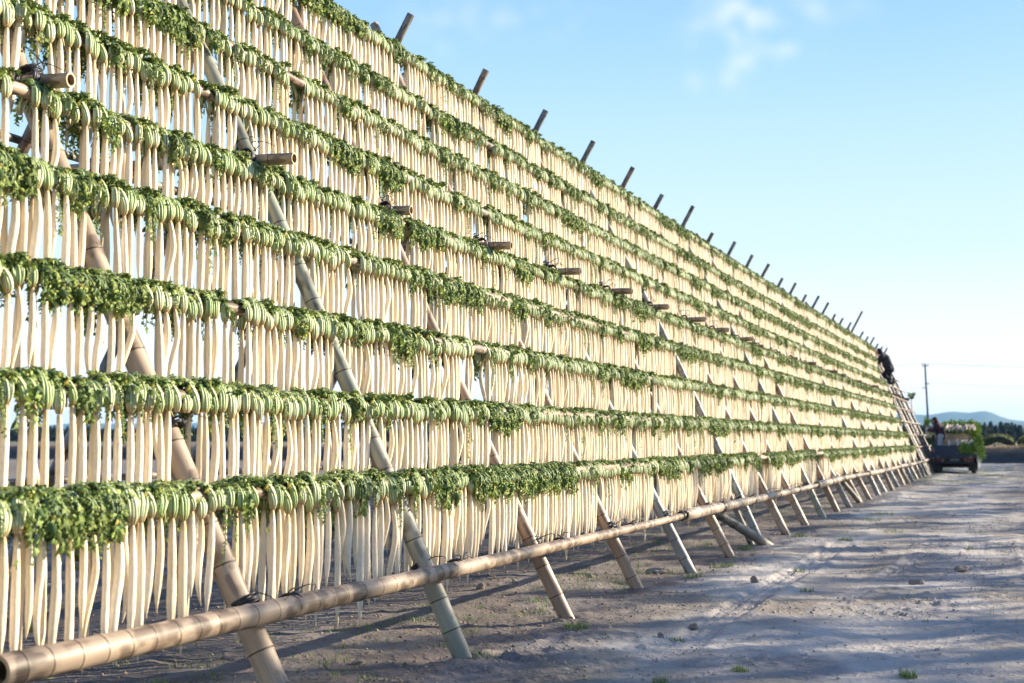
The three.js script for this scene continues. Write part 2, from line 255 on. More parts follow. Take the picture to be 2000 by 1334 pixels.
// ───────────────────────── bamboo ─────────────────────────
const bambooMap = dataTex(512, (u, v) => { const st = tnoise(u * 64, v * 3, 64), m = tnoise(u * 6, v * 4, 4 * 3), sp = tnoise(u * 40, v * 40, 40); const big = tnoise(u * 4, v * 12, 12), blot = sstep(.46, .66, .55 * big + .45 * tnoise(u * 12, v * 24, 24)); let k = .86 + .20 * (st - .5) + .34 * (m - .5); if (sp > .9) k -= .25 * (sp - .9) * 10; k -= .46 * blot; return [k, k * (.985 - .05 * blot), k * (.96 - .10 * blot)]; });
const matBamboo = std({ vertexColors: true, map: bambooMap, roughness: .5 });
const matCord = std({ color: lin(.018, .018, .022), roughness: .45 });
const TONES = Object.fromEntries(Object.entries({ tan: [.47, .355, .25], grey: [.36, .34, .29], green: [.33, .36, .29], brown: [.40, .275, .19], pale: [.46, .385, .30], slate: [.30, .33, .34] }).map(([n, c]) => [n, c.map((x) => x * .74)]));
// a culm from A to B (thick end first), with node ridges, dark node lines, hollow ends
function culmGeo(A, B, r0, r1, tone, seed, opt = {}) {
  const r = rngOf(seed), L = A.distanceTo(B), b = new MB(), pts = [], rad = [], cols = [], d0 = opt.node0 ?? .2, d1 = opt.node1 ?? .32, n = opt.n ?? 14;
  const side = V(r() - .5, r() - .5, r() - .5), bend = (opt.bend ?? .012) * L, T = B.clone().sub(A).normalize(); side.sub(T.clone().multiplyScalar(side.dot(T))).normalize();
  let inter = 1; const base = (t) => { const q = inter * (.84 + .34 * (vnoise(t * L * 1.7, seed) * .5 + .5)), w = sstep(-.2, .5, vnoise(t * L * .9 + 20, seed * 1.3)) * .35; const c = mix3(tone, [.50, .40, .30], w); return [c[0] * q, c[1] * q, c[2] * q]; };
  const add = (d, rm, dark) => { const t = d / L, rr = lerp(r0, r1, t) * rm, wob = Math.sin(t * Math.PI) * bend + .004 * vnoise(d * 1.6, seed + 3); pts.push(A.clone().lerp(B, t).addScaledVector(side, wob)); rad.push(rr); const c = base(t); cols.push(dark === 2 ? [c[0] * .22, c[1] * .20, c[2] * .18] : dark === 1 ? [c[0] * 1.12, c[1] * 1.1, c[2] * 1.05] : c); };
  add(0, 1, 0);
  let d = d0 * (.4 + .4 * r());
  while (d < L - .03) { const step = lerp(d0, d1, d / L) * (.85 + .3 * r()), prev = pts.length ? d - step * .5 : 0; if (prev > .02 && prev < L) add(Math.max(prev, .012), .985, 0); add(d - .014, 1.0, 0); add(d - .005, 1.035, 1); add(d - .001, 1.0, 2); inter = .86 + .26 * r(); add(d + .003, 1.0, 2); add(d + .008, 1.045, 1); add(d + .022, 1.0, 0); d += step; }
  add(L, 1, 0);
  const order = pts.map((p, k) => [p.clone().sub(A).dot(T), k]).sort((x, y) => x[0] - y[0]).map((x) => x[1]);
  const P = order.map((k) => pts[k]), R = order.map((k) => rad[k]), C = order.map((k) => cols[k]);
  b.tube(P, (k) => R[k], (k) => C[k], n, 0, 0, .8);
  for (const end of [0, 1]) {       // wall thickness and the hollow inside
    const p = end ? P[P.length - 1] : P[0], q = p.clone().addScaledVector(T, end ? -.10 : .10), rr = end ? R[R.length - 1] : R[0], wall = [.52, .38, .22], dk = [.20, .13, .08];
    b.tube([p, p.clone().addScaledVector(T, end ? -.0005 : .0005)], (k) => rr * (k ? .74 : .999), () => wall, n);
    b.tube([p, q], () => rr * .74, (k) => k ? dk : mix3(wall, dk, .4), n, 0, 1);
  }
  return b.geo();
}
const coil = (c, axis, R, turns, pitch, rc, seed) => {          // cord wound round something
  const r = rngOf(seed), T = axis.clone().normalize(); let N = Math.abs(T.y) < .9 ? V(0, 1, 0) : V(1, 0, 0); N.sub(T.clone().multiplyScalar(N.dot(T))).normalize(); const Bn = T.clone().cross(N), pts = [];
  for (let i = 0; i <= turns * 14; i++) { const a = i / 14 * 2 * Math.PI, q = (i / 14 - turns / 2) * pitch + .004 * Math.sin(a * 1.3 + seed); pts.push(c.clone().addScaledVector(N, Math.cos(a) * R).addScaledVector(Bn, Math.sin(a) * R).addScaledVector(T, q)); }
  return new MB().tube(pts, () => rc, () => [1, 1, 1], 6, 1, 1);
};
const tail = (b, p, d, l, seed) => { const r = rngOf(seed), pts = []; for (let i = 0; i <= 8; i++) { const t = i / 8; pts.push(p.clone().addScaledVector(d, l * t).add(V(.02 * Math.sin(t * 5 + seed), -.05 * t * t + .02 * Math.sin(t * 4), .02 * Math.cos(t * 6 + seed)))); } b.tube(pts, (k) => .004 - .0003 * k, () => [1, 1, 1], 5, 1, 1); return b; };

// ───────────────────────── the drying rack ─────────────────────────
const lean = (s) => lerp(.487, .452, sstep(24, 55, s));            // how far a post leans back per metre of height
const postX = (y, s) => footX - y * lean(s);
const COSA = Math.cos(YAW);
const SLOPES = [.053, -.069, -.183, -.287, -.367, -.445, -.515, -.579, -.650];   // the rows' slopes about the vanishing point
const RAILY = SLOPES.map((m, k) => { const M = -m / COSA, t = .487, a0 = -footX - .10; return (M * a0 + EYE - (k === 8 ? .07 : .055)) / (1 - M * t); });
const railX = (k, s) => postX(RAILY[k], s) + .10;
const S_END = [53.1, 52.5, 52.4, 52.8, 53.9, 54.4, 53.8, 55.4, 57.0];
const S_START = 2.9, RACK_END = 63.8, RIDGE = RAILY[8];
const rack = top('bamboo_drying_rack', 'long leaning bamboo frame hung with rows of white daikon, posts lashed to rails', 'drying rack');
const NP = 26, posts = [];
{
  const r = rngOf(11), tones = ['grey', 'tan', 'green', 'brown', 'brown', 'slate', 'brown', 'slate', 'brown', 'brown', 'green', 'brown', 'slate', 'brown', 'brown', 'slate', 'slate', 'brown', 'slate', 'tan', 'brown', 'slate', 'grey', 'brown', 'slate', 'brown'];
  const legTop = (s, y, dx = 0) => V(postX(y, s) + dx, y, -s);
  const lash = (leg, p, axis, R, turns, sd) => part('lashing', tail(coil(p, axis, R, turns, .012, .0062, sd), p.clone().addScaledVector(V(.8, .4, 0), R), V(.5, .3, -.6 + 1.2 * r()).normalize(), .10 + .12 * r(), sd).geo(), matCord, leg);
  for (let n = -1; n < 29; n++) {
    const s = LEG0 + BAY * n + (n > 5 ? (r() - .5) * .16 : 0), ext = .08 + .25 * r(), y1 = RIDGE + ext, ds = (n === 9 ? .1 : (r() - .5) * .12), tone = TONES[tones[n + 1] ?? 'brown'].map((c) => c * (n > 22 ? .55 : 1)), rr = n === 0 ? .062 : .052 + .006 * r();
    posts.push(s);
    const A = V(postX(-.12, s), -.12, -s), B = V(postX(y1, s), y1, -(s + ds));
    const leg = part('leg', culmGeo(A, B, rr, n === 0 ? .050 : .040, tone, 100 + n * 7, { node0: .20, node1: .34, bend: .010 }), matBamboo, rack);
    const ax = B.clone().sub(A).normalize(), at = (y) => A.clone().lerp(B, (y + .12) / (y1 + .12));
    if (n < 14) { lash(leg, at(.56), ax, rr + .004, 5, 500 + n); lash(leg, at(RAILY[5] - .30), ax, .049, 5, 700 + n); lash(leg, at(RAILY[1 + (n & 1)] - .14), ax, .053, 3, 900 + n); }
    // the opposite post, leaning the other way and crossing at the ridge
    const tb = .34, sb = s + .13, yb = RIDGE + .30 + .22 * r() + (n === 22 ? .4 : 0), X = postX(RIDGE - .02, s);
    const bk = part('back_leg', culmGeo(V(X - (RIDGE + .1) * .56, -.1, -sb), V(X + .02, RIDGE - .02, -sb).lerp(V(X + (yb - RIDGE) * tb + .02, yb, -sb - .02), 1), .050, .036, TONES[['grey', 'brown', 'slate'][(n + 3) % 3]], 1300 + n * 3, { bend: .004 }), matBamboo, rack);
    if (n < 16) part('lashing', coil(V(X + .03, RIDGE + .02, -sb + .02), V(.33, 1, 0), .044, 4, .014, .006, 1500 + n).geo(), matCord, bk);
    // tie beam whose end pokes out over the fifth rail
    const yt = RAILY[4] + .074, out = n < 10 ? .14 + .12 * r() : .05 + .2 * r(), xr = railX(4, s), st = s - .13;
    const tie = part('tie_beam', culmGeo(V(xr + out, yt, -st), V(X - (RIDGE - yt) * .60, yt + .05, -st), .037, .032, TONES[r() < .7 ? 'tan' : 'brown'], 1700 + n * 5, { node0: .24, node1: .3, bend: .003 }), matBamboo, rack);
    if (n < 14) part('lashing', tail(tail(coil(V(xr - .04, yt + .01, -st + .07), V(.2, .2, 1), .052, 4, .014, .007, 1900 + n), V(xr, yt + .06, -st + .03), V(.1, .8, .5), .16, 1950 + n), V(xr, yt + .05, -st + .05), V(.5, .5, .2), .12, 1960 + n).geo(), matCord, tie);
    else part('lashing', coil(V(xr - .04, yt + .01, -st + .07), V(.2, .2, 1), .052, 3, .014, .007, 1900 + n).geo(), matCord, tie);
  }
  // close-set posts of the bare far end
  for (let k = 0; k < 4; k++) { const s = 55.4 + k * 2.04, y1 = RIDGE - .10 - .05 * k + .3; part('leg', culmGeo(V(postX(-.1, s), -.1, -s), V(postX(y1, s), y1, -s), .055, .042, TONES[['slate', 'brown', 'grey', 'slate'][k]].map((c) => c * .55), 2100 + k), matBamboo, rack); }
  // a loose brace and a thin prop
  part('brace', culmGeo(V(-2.86, -.08, -18.1), V(-3.75, .78, -15.9), .060, .050, TONES.grey, 2200), matBamboo, rack);
  part('brace', culmGeo(V(-3.15, -.08, -18.2), V(-3.55, 1.0, -17.9), .040, .034, TONES.slate, 2210), matBamboo, rack);
  part('brace', culmGeo(V(-2.95, -.08, -30.2), V(-3.5, .8, -28.8), .055, .045, TONES.grey, 2220), matBamboo, rack);
  // the nine rails, each of several culms end over end
  for (let k = 0; k < 9; k++) {
    let s = S_START - r() * 2; let j = 0;
    while (s < RACK_END) { const L = 6.5 + 2.5 * r(), e = Math.min(s + L, RACK_END + .3), dy = (j & 1) * .012 - .006, off = (j & 1) * .02; part('rail', culmGeo(V(railX(k, s) + off, RAILY[k] + dy - .006, -(s - .35)), V(railX(k, e) + off - .005, RAILY[k] - dy - .006, -(e + .25)), .034, .028, TONES[['tan', 'pale', 'brown', 'pale'][Math.floor(r() * 4)]], 2400 + k * 40 + j, { node0: .26, node1: .36, bend: .0015 }), matBamboo, rack); s = e; j++; }
  }
  // rails of the back side, seen dark through the gaps
  for (const [y, d] of [[.95, 0], [1.75, 0], [2.55, 0], [3.3, 0], [4.2, 0]]) { const xb = (s) => postX(RIDGE, s) - (RIDGE - y) * .58 - .05; for (let s = 1.5, j = 0; s < RACK_END; s += 7.6, j++) part('back_rail', culmGeo(V(xb(s), y, -s), V(xb(s + 8), y + .03, -(s + 8)), .034, .028, TONES.grey, 3000 + y * 10 + j, { bend: .003 }), matBamboo, rack); }
  // the bare bottom rail lashed outside the posts
  const bx = (s) => postX(.54, s) + .125;
  const segs = [[3.875, 14.0, .056, .030, 'tan'], [14.12, 24.3, .060, .034, 'pale'], [24.4, 33.2, .066, .034, 'pale'], [33.3, 42.6, .064, .036, 'pale'], [42.7, 53.4, .060, .036, 'pale'], [53.5, 63.6, .058, .036, 'pale']];
  segs.forEach(([s0, s1, r0, r1, tn], k) => {
    const A = V(bx(s0), .545, -s0), B = V(bx(s1) + .01, .545, -s1), m = part('bottom_rail', culmGeo(A, B, r0, r1, TONES[tn], 3300 + k * 9, { node0: .135, node1: .33, n: 24, bend: .002 }), matBamboo, rack);
    for (const s of posts) if (s > s0 + .3 && s < s1 && s < 34) { const f = (s - s0) / (s1 - s0), c = A.clone().lerp(B, f).add(V(0, 0, -.15)), R = lerp(r0, r1, f); for (const o of [0, .045]) part('lashing', tail(coil(c.clone().add(V(0, 0, -o)), V(.05, .1, 1), R + .004, 2.2, .008, .0055, 3500 + k * 60 + s), c.clone().add(V(.02, R + .004, -o)), V(.3, .35, .8 - 1.4 * (o > 0)).normalize(), .10 + .05 * r(), 3600 + s).geo(), matCord, m); }
    if (k) part('lashing', coil(V(bx(s0) - .005, .545, -(s0 - .08)), V(.1, .2, 1), .044, 4, .012, .006, 3700 + k).geo(), matCord, m);
  });
}

// ───────────────────────── daikon ─────────────────────────
const rootMap = dataTex(512, (u, v) => { const w = tnoise(u * 4, v * 40, 40), f = tnoise(u * 60, v * 60, 60), l = tnoise(u * 10, v * 90, 90), sp = tnoise(u * 36 + 3, v * 36, 36); let k = .95 + .07 * (w - .5) + .05 * (f - .5); let br = 0; if (sp > .93) br = (sp - .93) * 6; if (l > .86) br += (l - .86) * 1.3; return [k - br * .55, k - br * .75, k * .985 - br]; });
const rootBump = dataTex(256, (u, v) => { const k = .45 * tnoise(u * 6, v * 60, 60) + .35 * tnoise(u * 24, v * 24, 24) + .2 * tnoise(u * 3, v * 10, 30); return [k, k, k]; });
const matRoot = std({ vertexColors: true, map: rootMap, bumpMap: rootBump, bumpScale: .0016, roughness: .62 });
const matStalk = std({ vertexColors: true, roughness: .5 });
const matLeaf = new THREE.MeshPhysicalMaterial({ vertexColors: true, roughness: .7, side: THREE.DoubleSide, transmission: .28, thickness: 0, specularIntensity: .4 });
const NECK = V(0, -.080, .046);
function rootGeo(seed, style, seg = 12) {
  const r = rngOf(seed), b = new MB(), tap = .58 + .18 * r(), L = .455 * (.88 + .26 * r()), R = .0150 + .0062 * r() * r(), m = 22, pts = [], ra = [];
  const bx = (r() - .5) * .027 * style, bz = (r() - .3) * .018 * style, f = 1.0 + 1.3 * r(), ph = r() * 6.28, hook = (r() - .5) * .06 * (style > .8 ? 1 : .35);
  for (let k = 0; k <= m; k++) { const t = k / m; pts.push(V(NECK.x + bx * (Math.sin(t * Math.PI * f + ph) - Math.sin(ph)) * Math.min(1, t * 2.2) + hook * Math.pow(t, 4), NECK.y - L * t, NECK.z + bz * Math.sin(t * Math.PI * f * .8) + hook * .4 * Math.pow(t, 4))); const tp = t < .04 ? lerp(.50, .66, t / .04) : t < .42 ? lerp(.66, 1, Math.sin(Math.PI / 2 * (t - .04) / .38)) : t < tap ? 1 : lerp(1, .07, Math.pow((t - tap) / (1 - tap), 1.4)); ra.push(R * tp * (1 + .05 * vnoise(t * 9, seed))); }
  const sq = .9 + .2 * r();
  b.tube(pts, (k) => (a) => ra[k] * (1 + .035 * Math.cos(2 * a + seed) * sq), (k, a) => { const t = k / m, n = .97 + .05 * vnoise(t * 14 + seed, a); if (k === 0) return [.42, .26, .12]; if (k === 1) return [.68, .56, .36]; const c = mix3([.90, .765, .565], [.91, .79, .61], sstep(.1, .5, t)), d = mix3(c, [.76, .63, .43], sstep(.8, 1, t) * .8); return [d[0] * n, d[1] * n, d[2] * n]; }, seg, 1, 1, 2);
  return b.geo();
}
// crumpled leaf lobes along a leaf stem
function lobes(b, pts, r, t0, dens, size, tint) {
  const m = pts.length - 1;
  let len = 0; for (let k = 1; k <= m; k++) len += pts[k].distanceTo(pts[k - 1]);
  const n = Math.max(2, Math.round(len * (1 - t0) / dens));
  for (let i = 0; i < n; i++) for (const sd of [-1, 1]) {
    const t = t0 + (1 - t0) * (i + r() * .8) / n, f = t * m, k = Math.min(m - 1, Math.floor(f)), p = pts[k].clone().lerp(pts[k + 1], f - k), T = pts[k + 1].clone().sub(pts[k]).normalize();
    const S = V(r() - .5, r() - .5, r() - .5).multiplyScalar(1.1).add(T.clone().cross(V(0, 1, .25)).normalize().multiplyScalar(sd)).addScaledVector(T, .55).add(V(0, -.30, 0)).normalize();
    const big = r() < .12 ? 1.5 : 1, l = size * big * (.5 + .7 * r()), w = l * (.20 + .16 * r()), N = S.clone().cross(T).normalize(), W = N.clone().cross(S).normalize();
    const q = .55 + .75 * r(), z = r(); let c = tint ? [tint[0] * q, tint[1] * q, tint[2] * q] : z < .03 ? [.38 * q, .33 * q, .06 * q] : z < .036 ? [.34 * q, .18 * q, .04 * q] : z < .36 ? [.29 * q, .36 * q, .09 * q] : z < .70 ? [.185 * q, .265 * q, .066 * q] : [.085 * q, .145 * q, .050 * q];
    const P = (a, e, h) => b.v(p.x + S.x * a + W.x * e + N.x * h, p.y + S.y * a + W.y * e + N.y * h - a * a * 2.5, p.z + S.z * a + W.z * e + N.z * h, c), hh = l * (.15 + .25 * r()) * (r() < .5 ? 1 : -1);
    const A = P(0, 0, 0), B = P(l * .45, w, hh * .3), C = P(l, (r() - .5) * w, -hh * .5), D = P(l * .5, -w, hh * .1), E = P(l * .5, 0, hh);
    b.t(A, D, E); b.t(D, C, E); b.t(C, B, E); b.t(B, A, E);
  }
}
// the leaf stems of one daikon hung on the outer side, gathered at the neck and laid over the rail
function topGeos(seed, o) {
  const r = rngOf(seed), st = new MB(), lf = new MB(), n = o.n ?? 9, drift = o.drift ?? .02 + (r() - .5) * .14, flat = o.wide ?? 1;
  for (let k = 0; k < n; k++) {
    const a = (k + .6 * r()) / n * 2 * Math.PI, c = Math.cos(a), s = Math.sin(a), wob = (r() - .5) * .012, front = r() < (o.front ?? .1);
    const p = [V(NECK.x + c * .008, NECK.y + .002, NECK.z + s * .008), V(NECK.x + c * .0175 * flat + wob * .7, NECK.y + .028 + .012 * r(), NECK.z + s * .014 + .002), V(NECK.x + c * .0205 * flat + wob * 1.6 + drift * .30, NECK.y + .072 + .016 * r(), NECK.z + s * .010 - .001)];
    if (front) { const L = (o.frontLen ?? .12) * (.6 + .7 * r()), dx = (r() - .5) * .07; p.push(V(p[2].x + dx * .3, p[2].y + .022, p[2].z + .018), V(p[2].x + dx * .7, p[2].y - .01, p[2].z + .036 + .012 * r()), V(p[2].x + dx, p[2].y - .02 - L * .55, p[2].z + .036 + .012 * r()), V(p[2].x + dx * 1.2, p[2].y - .02 - L, p[2].z + .030 + .02 * r())); }
    else {
      const L = (o.len ?? .10) * (.5 + .9 * r()), lie = r() < (o.lie ?? .5), dx = drift + (r() - .5) * .06;
      p.push(V(p[2].x * .9 + drift * .35, .040 + .014 * r(), .020), V(p[2].x * .8 + drift * .7, .046 + .016 * r(), -.020));
      if (lie) p.push(V(p[2].x * .6 + dx * 1.2, .048 + .02 * r(), -.030 + .03 * (r() - .5)), V(p[2].x * .6 + dx * 1.2 + Math.sign(drift || 1) * L * .7, .036 + .02 * r(), -.030 + .06 * (r() - .5)));
      else p.push(V(p[2].x * .7 + dx, .015 - L * .15, -.052 - .01 * r()), V(p[2].x * .7 + dx * 1.2, -.02 - L, -.052 - .03 * r()));
    }
    const curve = new THREE.CatmullRomCurve3(p), q = curve.getPoints(13), hue = .8 + .4 * r(), R = .0052 + .0022 * r();
    st.tube(q, (i) => { const t = i / 13; return R * (t < .12 ? lerp(.5, 1, t / .12) : lerp(1, .22, sstep(.35, 1, t))); }, (i, ang) => { const t = i / 13, e = .86 + .22 * Math.cos(ang * 2 + k); const cc = t < .08 ? [.50, .40, .20] : mix3(mix3([.60, .64, .42], [.38, .48, .22], clamp(hue - .75 + .5 * r() * .3, 0, 1)), [.13, .20, .07], sstep(.34, .75, t)); return [cc[0] * e, cc[1] * e, cc[2] * e]; }, 6);
    lobes(lf, q, r, front ? .38 : .34, o.dens ?? .0078, o.size ?? .025, o.tint);
    if (r() < (o.mat ?? .4)) lobes(lf, q.slice(2, 9), r, .45, .016, .021, o.tint);
  }
  return [st.geo(), lf.geo()];
}
const NR = 14, rootsG = []; for (let k = 0; k < NR; k++) rootsG.push(rootGeo(4000 + k * 13, k < 6 ? .35 : k < 10 ? .8 : 1.25));
const rootWord = (k) => k < 6 ? 'straight' : k < 10 ? 'slightly bent' : 'wavy';
const tidy = [], bushy = [], backT = [], backL = [];
for (let k = 0; k < 7; k++) tidy.push(topGeos(5000 + k * 17, { front: k % 3 === 1 ? .16 : .03, frontLen: .06, len: .12, lie: .5, wide: .75 + .16 * (k % 4), mat: .55, n: 8 + k % 3 }));
for (let k = 0; k < 5; k++) bushy.push(topGeos(5200 + k * 17, { front: .35, frontLen: .085, mat: .8, len: .16, lie: .5, n: 10, size: .029 }));
for (let k = 0; k < 5; k++) backT.push(topGeos(5400 + k * 17, { front: 0, len: .035, lie: .9, n: 5, drift: (k - 2) * .05, dens: .010, size: .023 }));        // hung behind: its leaves end on top of the rail
for (let k = 0; k < 4; k++) backL.push(topGeos(5600 + k * 17, { front: 0, len: .075 + .035 * k, lie: .2, n: 7, size: .027 }));          // hung behind: its leaves fall down the front
const strand = []; for (let k = 0; k < 4; k++) strand.push(topGeos(5800 + k * 17, { front: 0, len: .17 + .03 * k, lie: 0, n: 2, drift: (k - 1.5) * .03, dens: .006, size: .02 }));
const sets = { tidy, bushy, backT, backL, strand };

const SINGLE_N = 300;
{
  const r = rngOf(2024), list = [];
  const pv = new THREE.Vector3(); camera.updateMatrixWorld(true); camera.updateProjectionMatrix(); camera.matrixWorldInverse.copy(camera.matrixWorld).invert();
  // bare stretches of rail: [row, s, half width]
  const bare = [[6, 8.85, .10], [4, 9.75, .13], [2, 10.15, .16], [4, 5.35, .10], [2, 6.55, .06], [5, 7.3, .08], [0, 6.05, .05], [0, 20.4, .45], [0, 26.6, .5], [3, 8.5, .07], [1, 9.0, .05], [7, 13.4, .1], [5, 12.1, .08], [4, 14.2, .1], [2, 15.6, .08]];
  const nearPost = (s) => { let b = 9; for (const p of posts) { const d = s - p; if (Math.abs(d) < Math.abs(b)) b = d; } return b; };
  for (let k = 0; k < 9; k++) {
    const y = RAILY[k];
    for (let side = 0; side < 2; side++) for (let s = S_START + .04 * r(); s < S_END[k]; s += (side ? .092 : s < 12 ? .0765 : .0725) * (.86 + .28 * r())) {
      if (bare.some(([q, c, h]) => q === k && Math.abs(s - c) < h)) continue;
      const clump = fbm(s * 1.3 + k * 31, k * 7.7, 2), dp = nearPost(s), x = railX(k, s);
      const tops = side ? (clump > (s > 14 ? .23 : .26) ? 'backL' : r() < .05 ? 'backL' : r() < .10 ? 'strand' : 'backT') : (clump > .27 || r() < .05 ? 'bushy' : 'tidy');
      let rz = (r() - .5) * .036, rx = (r() - .5) * .03, noRoot = false;
      const clear = s < 7 ? .085 : .052; if (!side && Math.abs(dp) < clear) noRoot = true; else if (!side && Math.abs(dp) < clear + .06) { rz += Math.sign(dp) * .07; }
      if (side && Math.abs(dp) < .085) noRoot = true;
      if (side && r() < (s < 10 ? .40 : s < 16 ? .25 : .10)) noRoot = true;
      const sc = .92 + .20 * r(), ly = .80 + .36 * r(), drop = r() < .4 ? -.032 * r() : .006 * r();
      const q = eul(0, Math.PI / 2 + (side ? Math.PI : 0) + (r() - .5) * .35, 0).multiply(eul(rx, 0, side ? -rz : rz));
      const M = mat4(V(x + .004 * (r() - .5), y + drop + .004 * (r() - .5), -s), q, V(sc, sc * ly, sc));
      pv.set(x + .05, y - .2, -s).project(camera);
      const vis = !side && !noRoot && pv.z < 1 && pv.x > -.985 && pv.x < 1 && pv.y > -1 && pv.y < .97;
      const depth = Math.hypot(x, y - EYE, s);
      list.push({ k, s, side, tops, noRoot, M, vis, depth, sx: pv.x, rv: Math.floor(r() * NR), tv: Math.floor(r() * sets[tops].length), tone: Math.floor(r() * 4), tint: r() });
    }
  }
  const near = list.filter((d) => d.vis).sort((a, b) => a.depth - b.depth).slice(0, SINGLE_N); near.forEach((d) => d.single = true);
  const rowName = ['lowest rail', 'second rail up', 'third rail up', 'fourth rail up', 'fifth rail up', 'sixth rail up', 'seventh rail up', 'eighth rail up', 'top rail'];
  const ones = ['', 'first', 'second', 'third', 'fourth', 'fifth', 'sixth', 'seventh', 'eighth', 'ninth', 'tenth', 'eleventh', 'twelfth', 'thirteenth', 'fourteenth', 'fifteenth', 'sixteenth', 'seventeenth', 'eighteenth', 'nineteenth'], tens = ['', '', 'twenty', 'thirty', 'forty', 'fifty', 'sixty', 'seventy'], tenth = ['', '', 'twentieth', 'thirtieth', 'fortieth', 'fiftieth', 'sixtieth', 'seventieth'];
  const ord = (n) => n < 20 ? ones[n] : n % 10 ? tens[Math.floor(n / 10)] + '-' + ones[n % 10] : tenth[Math.floor(n / 10)];
  const tints = [lin(1, 1, 1), lin(.96, .93, .86), lin(1, .97, .92), lin(.90, .86, .77)], stalkMats = [[1, 1, 1], [.86, .93, .74], [1.06, 1.04, 1.08], [.74, .86, .62]].map((c) => { const m = matStalk.clone(); m.color.setRGB(...c); return m; }), leafMats = [[1, 1, 1], [.84, .9, .85], [1.14, 1.1, .9], [.95, .88, .8]].map((c) => { const m = matLeaf.clone(); m.color.setRGB(...c); return m; }), rootMats = tints.map((c) => { const m = matRoot.clone(); m.color.copy(c); return m; });
  for (let k = 0; k < 9; k++) list.filter((d) => d.k === k && d.vis).sort((a, b) => a.sx - b.sx).forEach((d, i) => d.place = i + 1);
  for (const d of near) {
    const g = top('daikon', (d.tops === 'bushy' ? 'leafy ' : '') + rootWord(d.rv) + ' white daikon, ' + ord(d.place) + ' from the left edge on the ' + rowName[d.k], 'daikon', 'white daikon hung up to dry on the bamboo rails');
    d.M.decompose(g.position, g.quaternion, g.scale);
    part('root', rootsG[d.rv], rootMats[d.tone], g); const [st, lf] = sets[d.tops][d.tv]; part('leaf_stems', st, stalkMats[d.tone], g); part('leaves', lf, leafMats[d.tone], g);
  }
  const rest = list.filter((d) => !d.single), grp = top('hanging_daikon', 'thousands of white daikon drying farther along the rails and behind', 'daikon', null, 'stuff');
  for (let v = 0; v < NR; v++) { const q = rest.filter((d) => d.rv === v && !d.noRoot); instanced('roots', rootsG[v], matRoot, q.map((d) => d.M), q.map((d) => tints[d.tone]), grp); }
  for (const n of Object.keys(sets)) sets[n].forEach(([st, lf], v) => { const q = rest.filter((d) => d.tops === n && d.tv === v); if (!q.length) return; const cs = q.map((d) => lin(.74 + .45 * d.tint, .82 + .34 * d.tint, .66 + .5 * d.tint)); instanced('leaf_stems', st, matStalk, q.map((d) => d.M), cs, grp); instanced('leaves', lf, matLeaf, q.map((d) => d.M), cs, grp); });
}

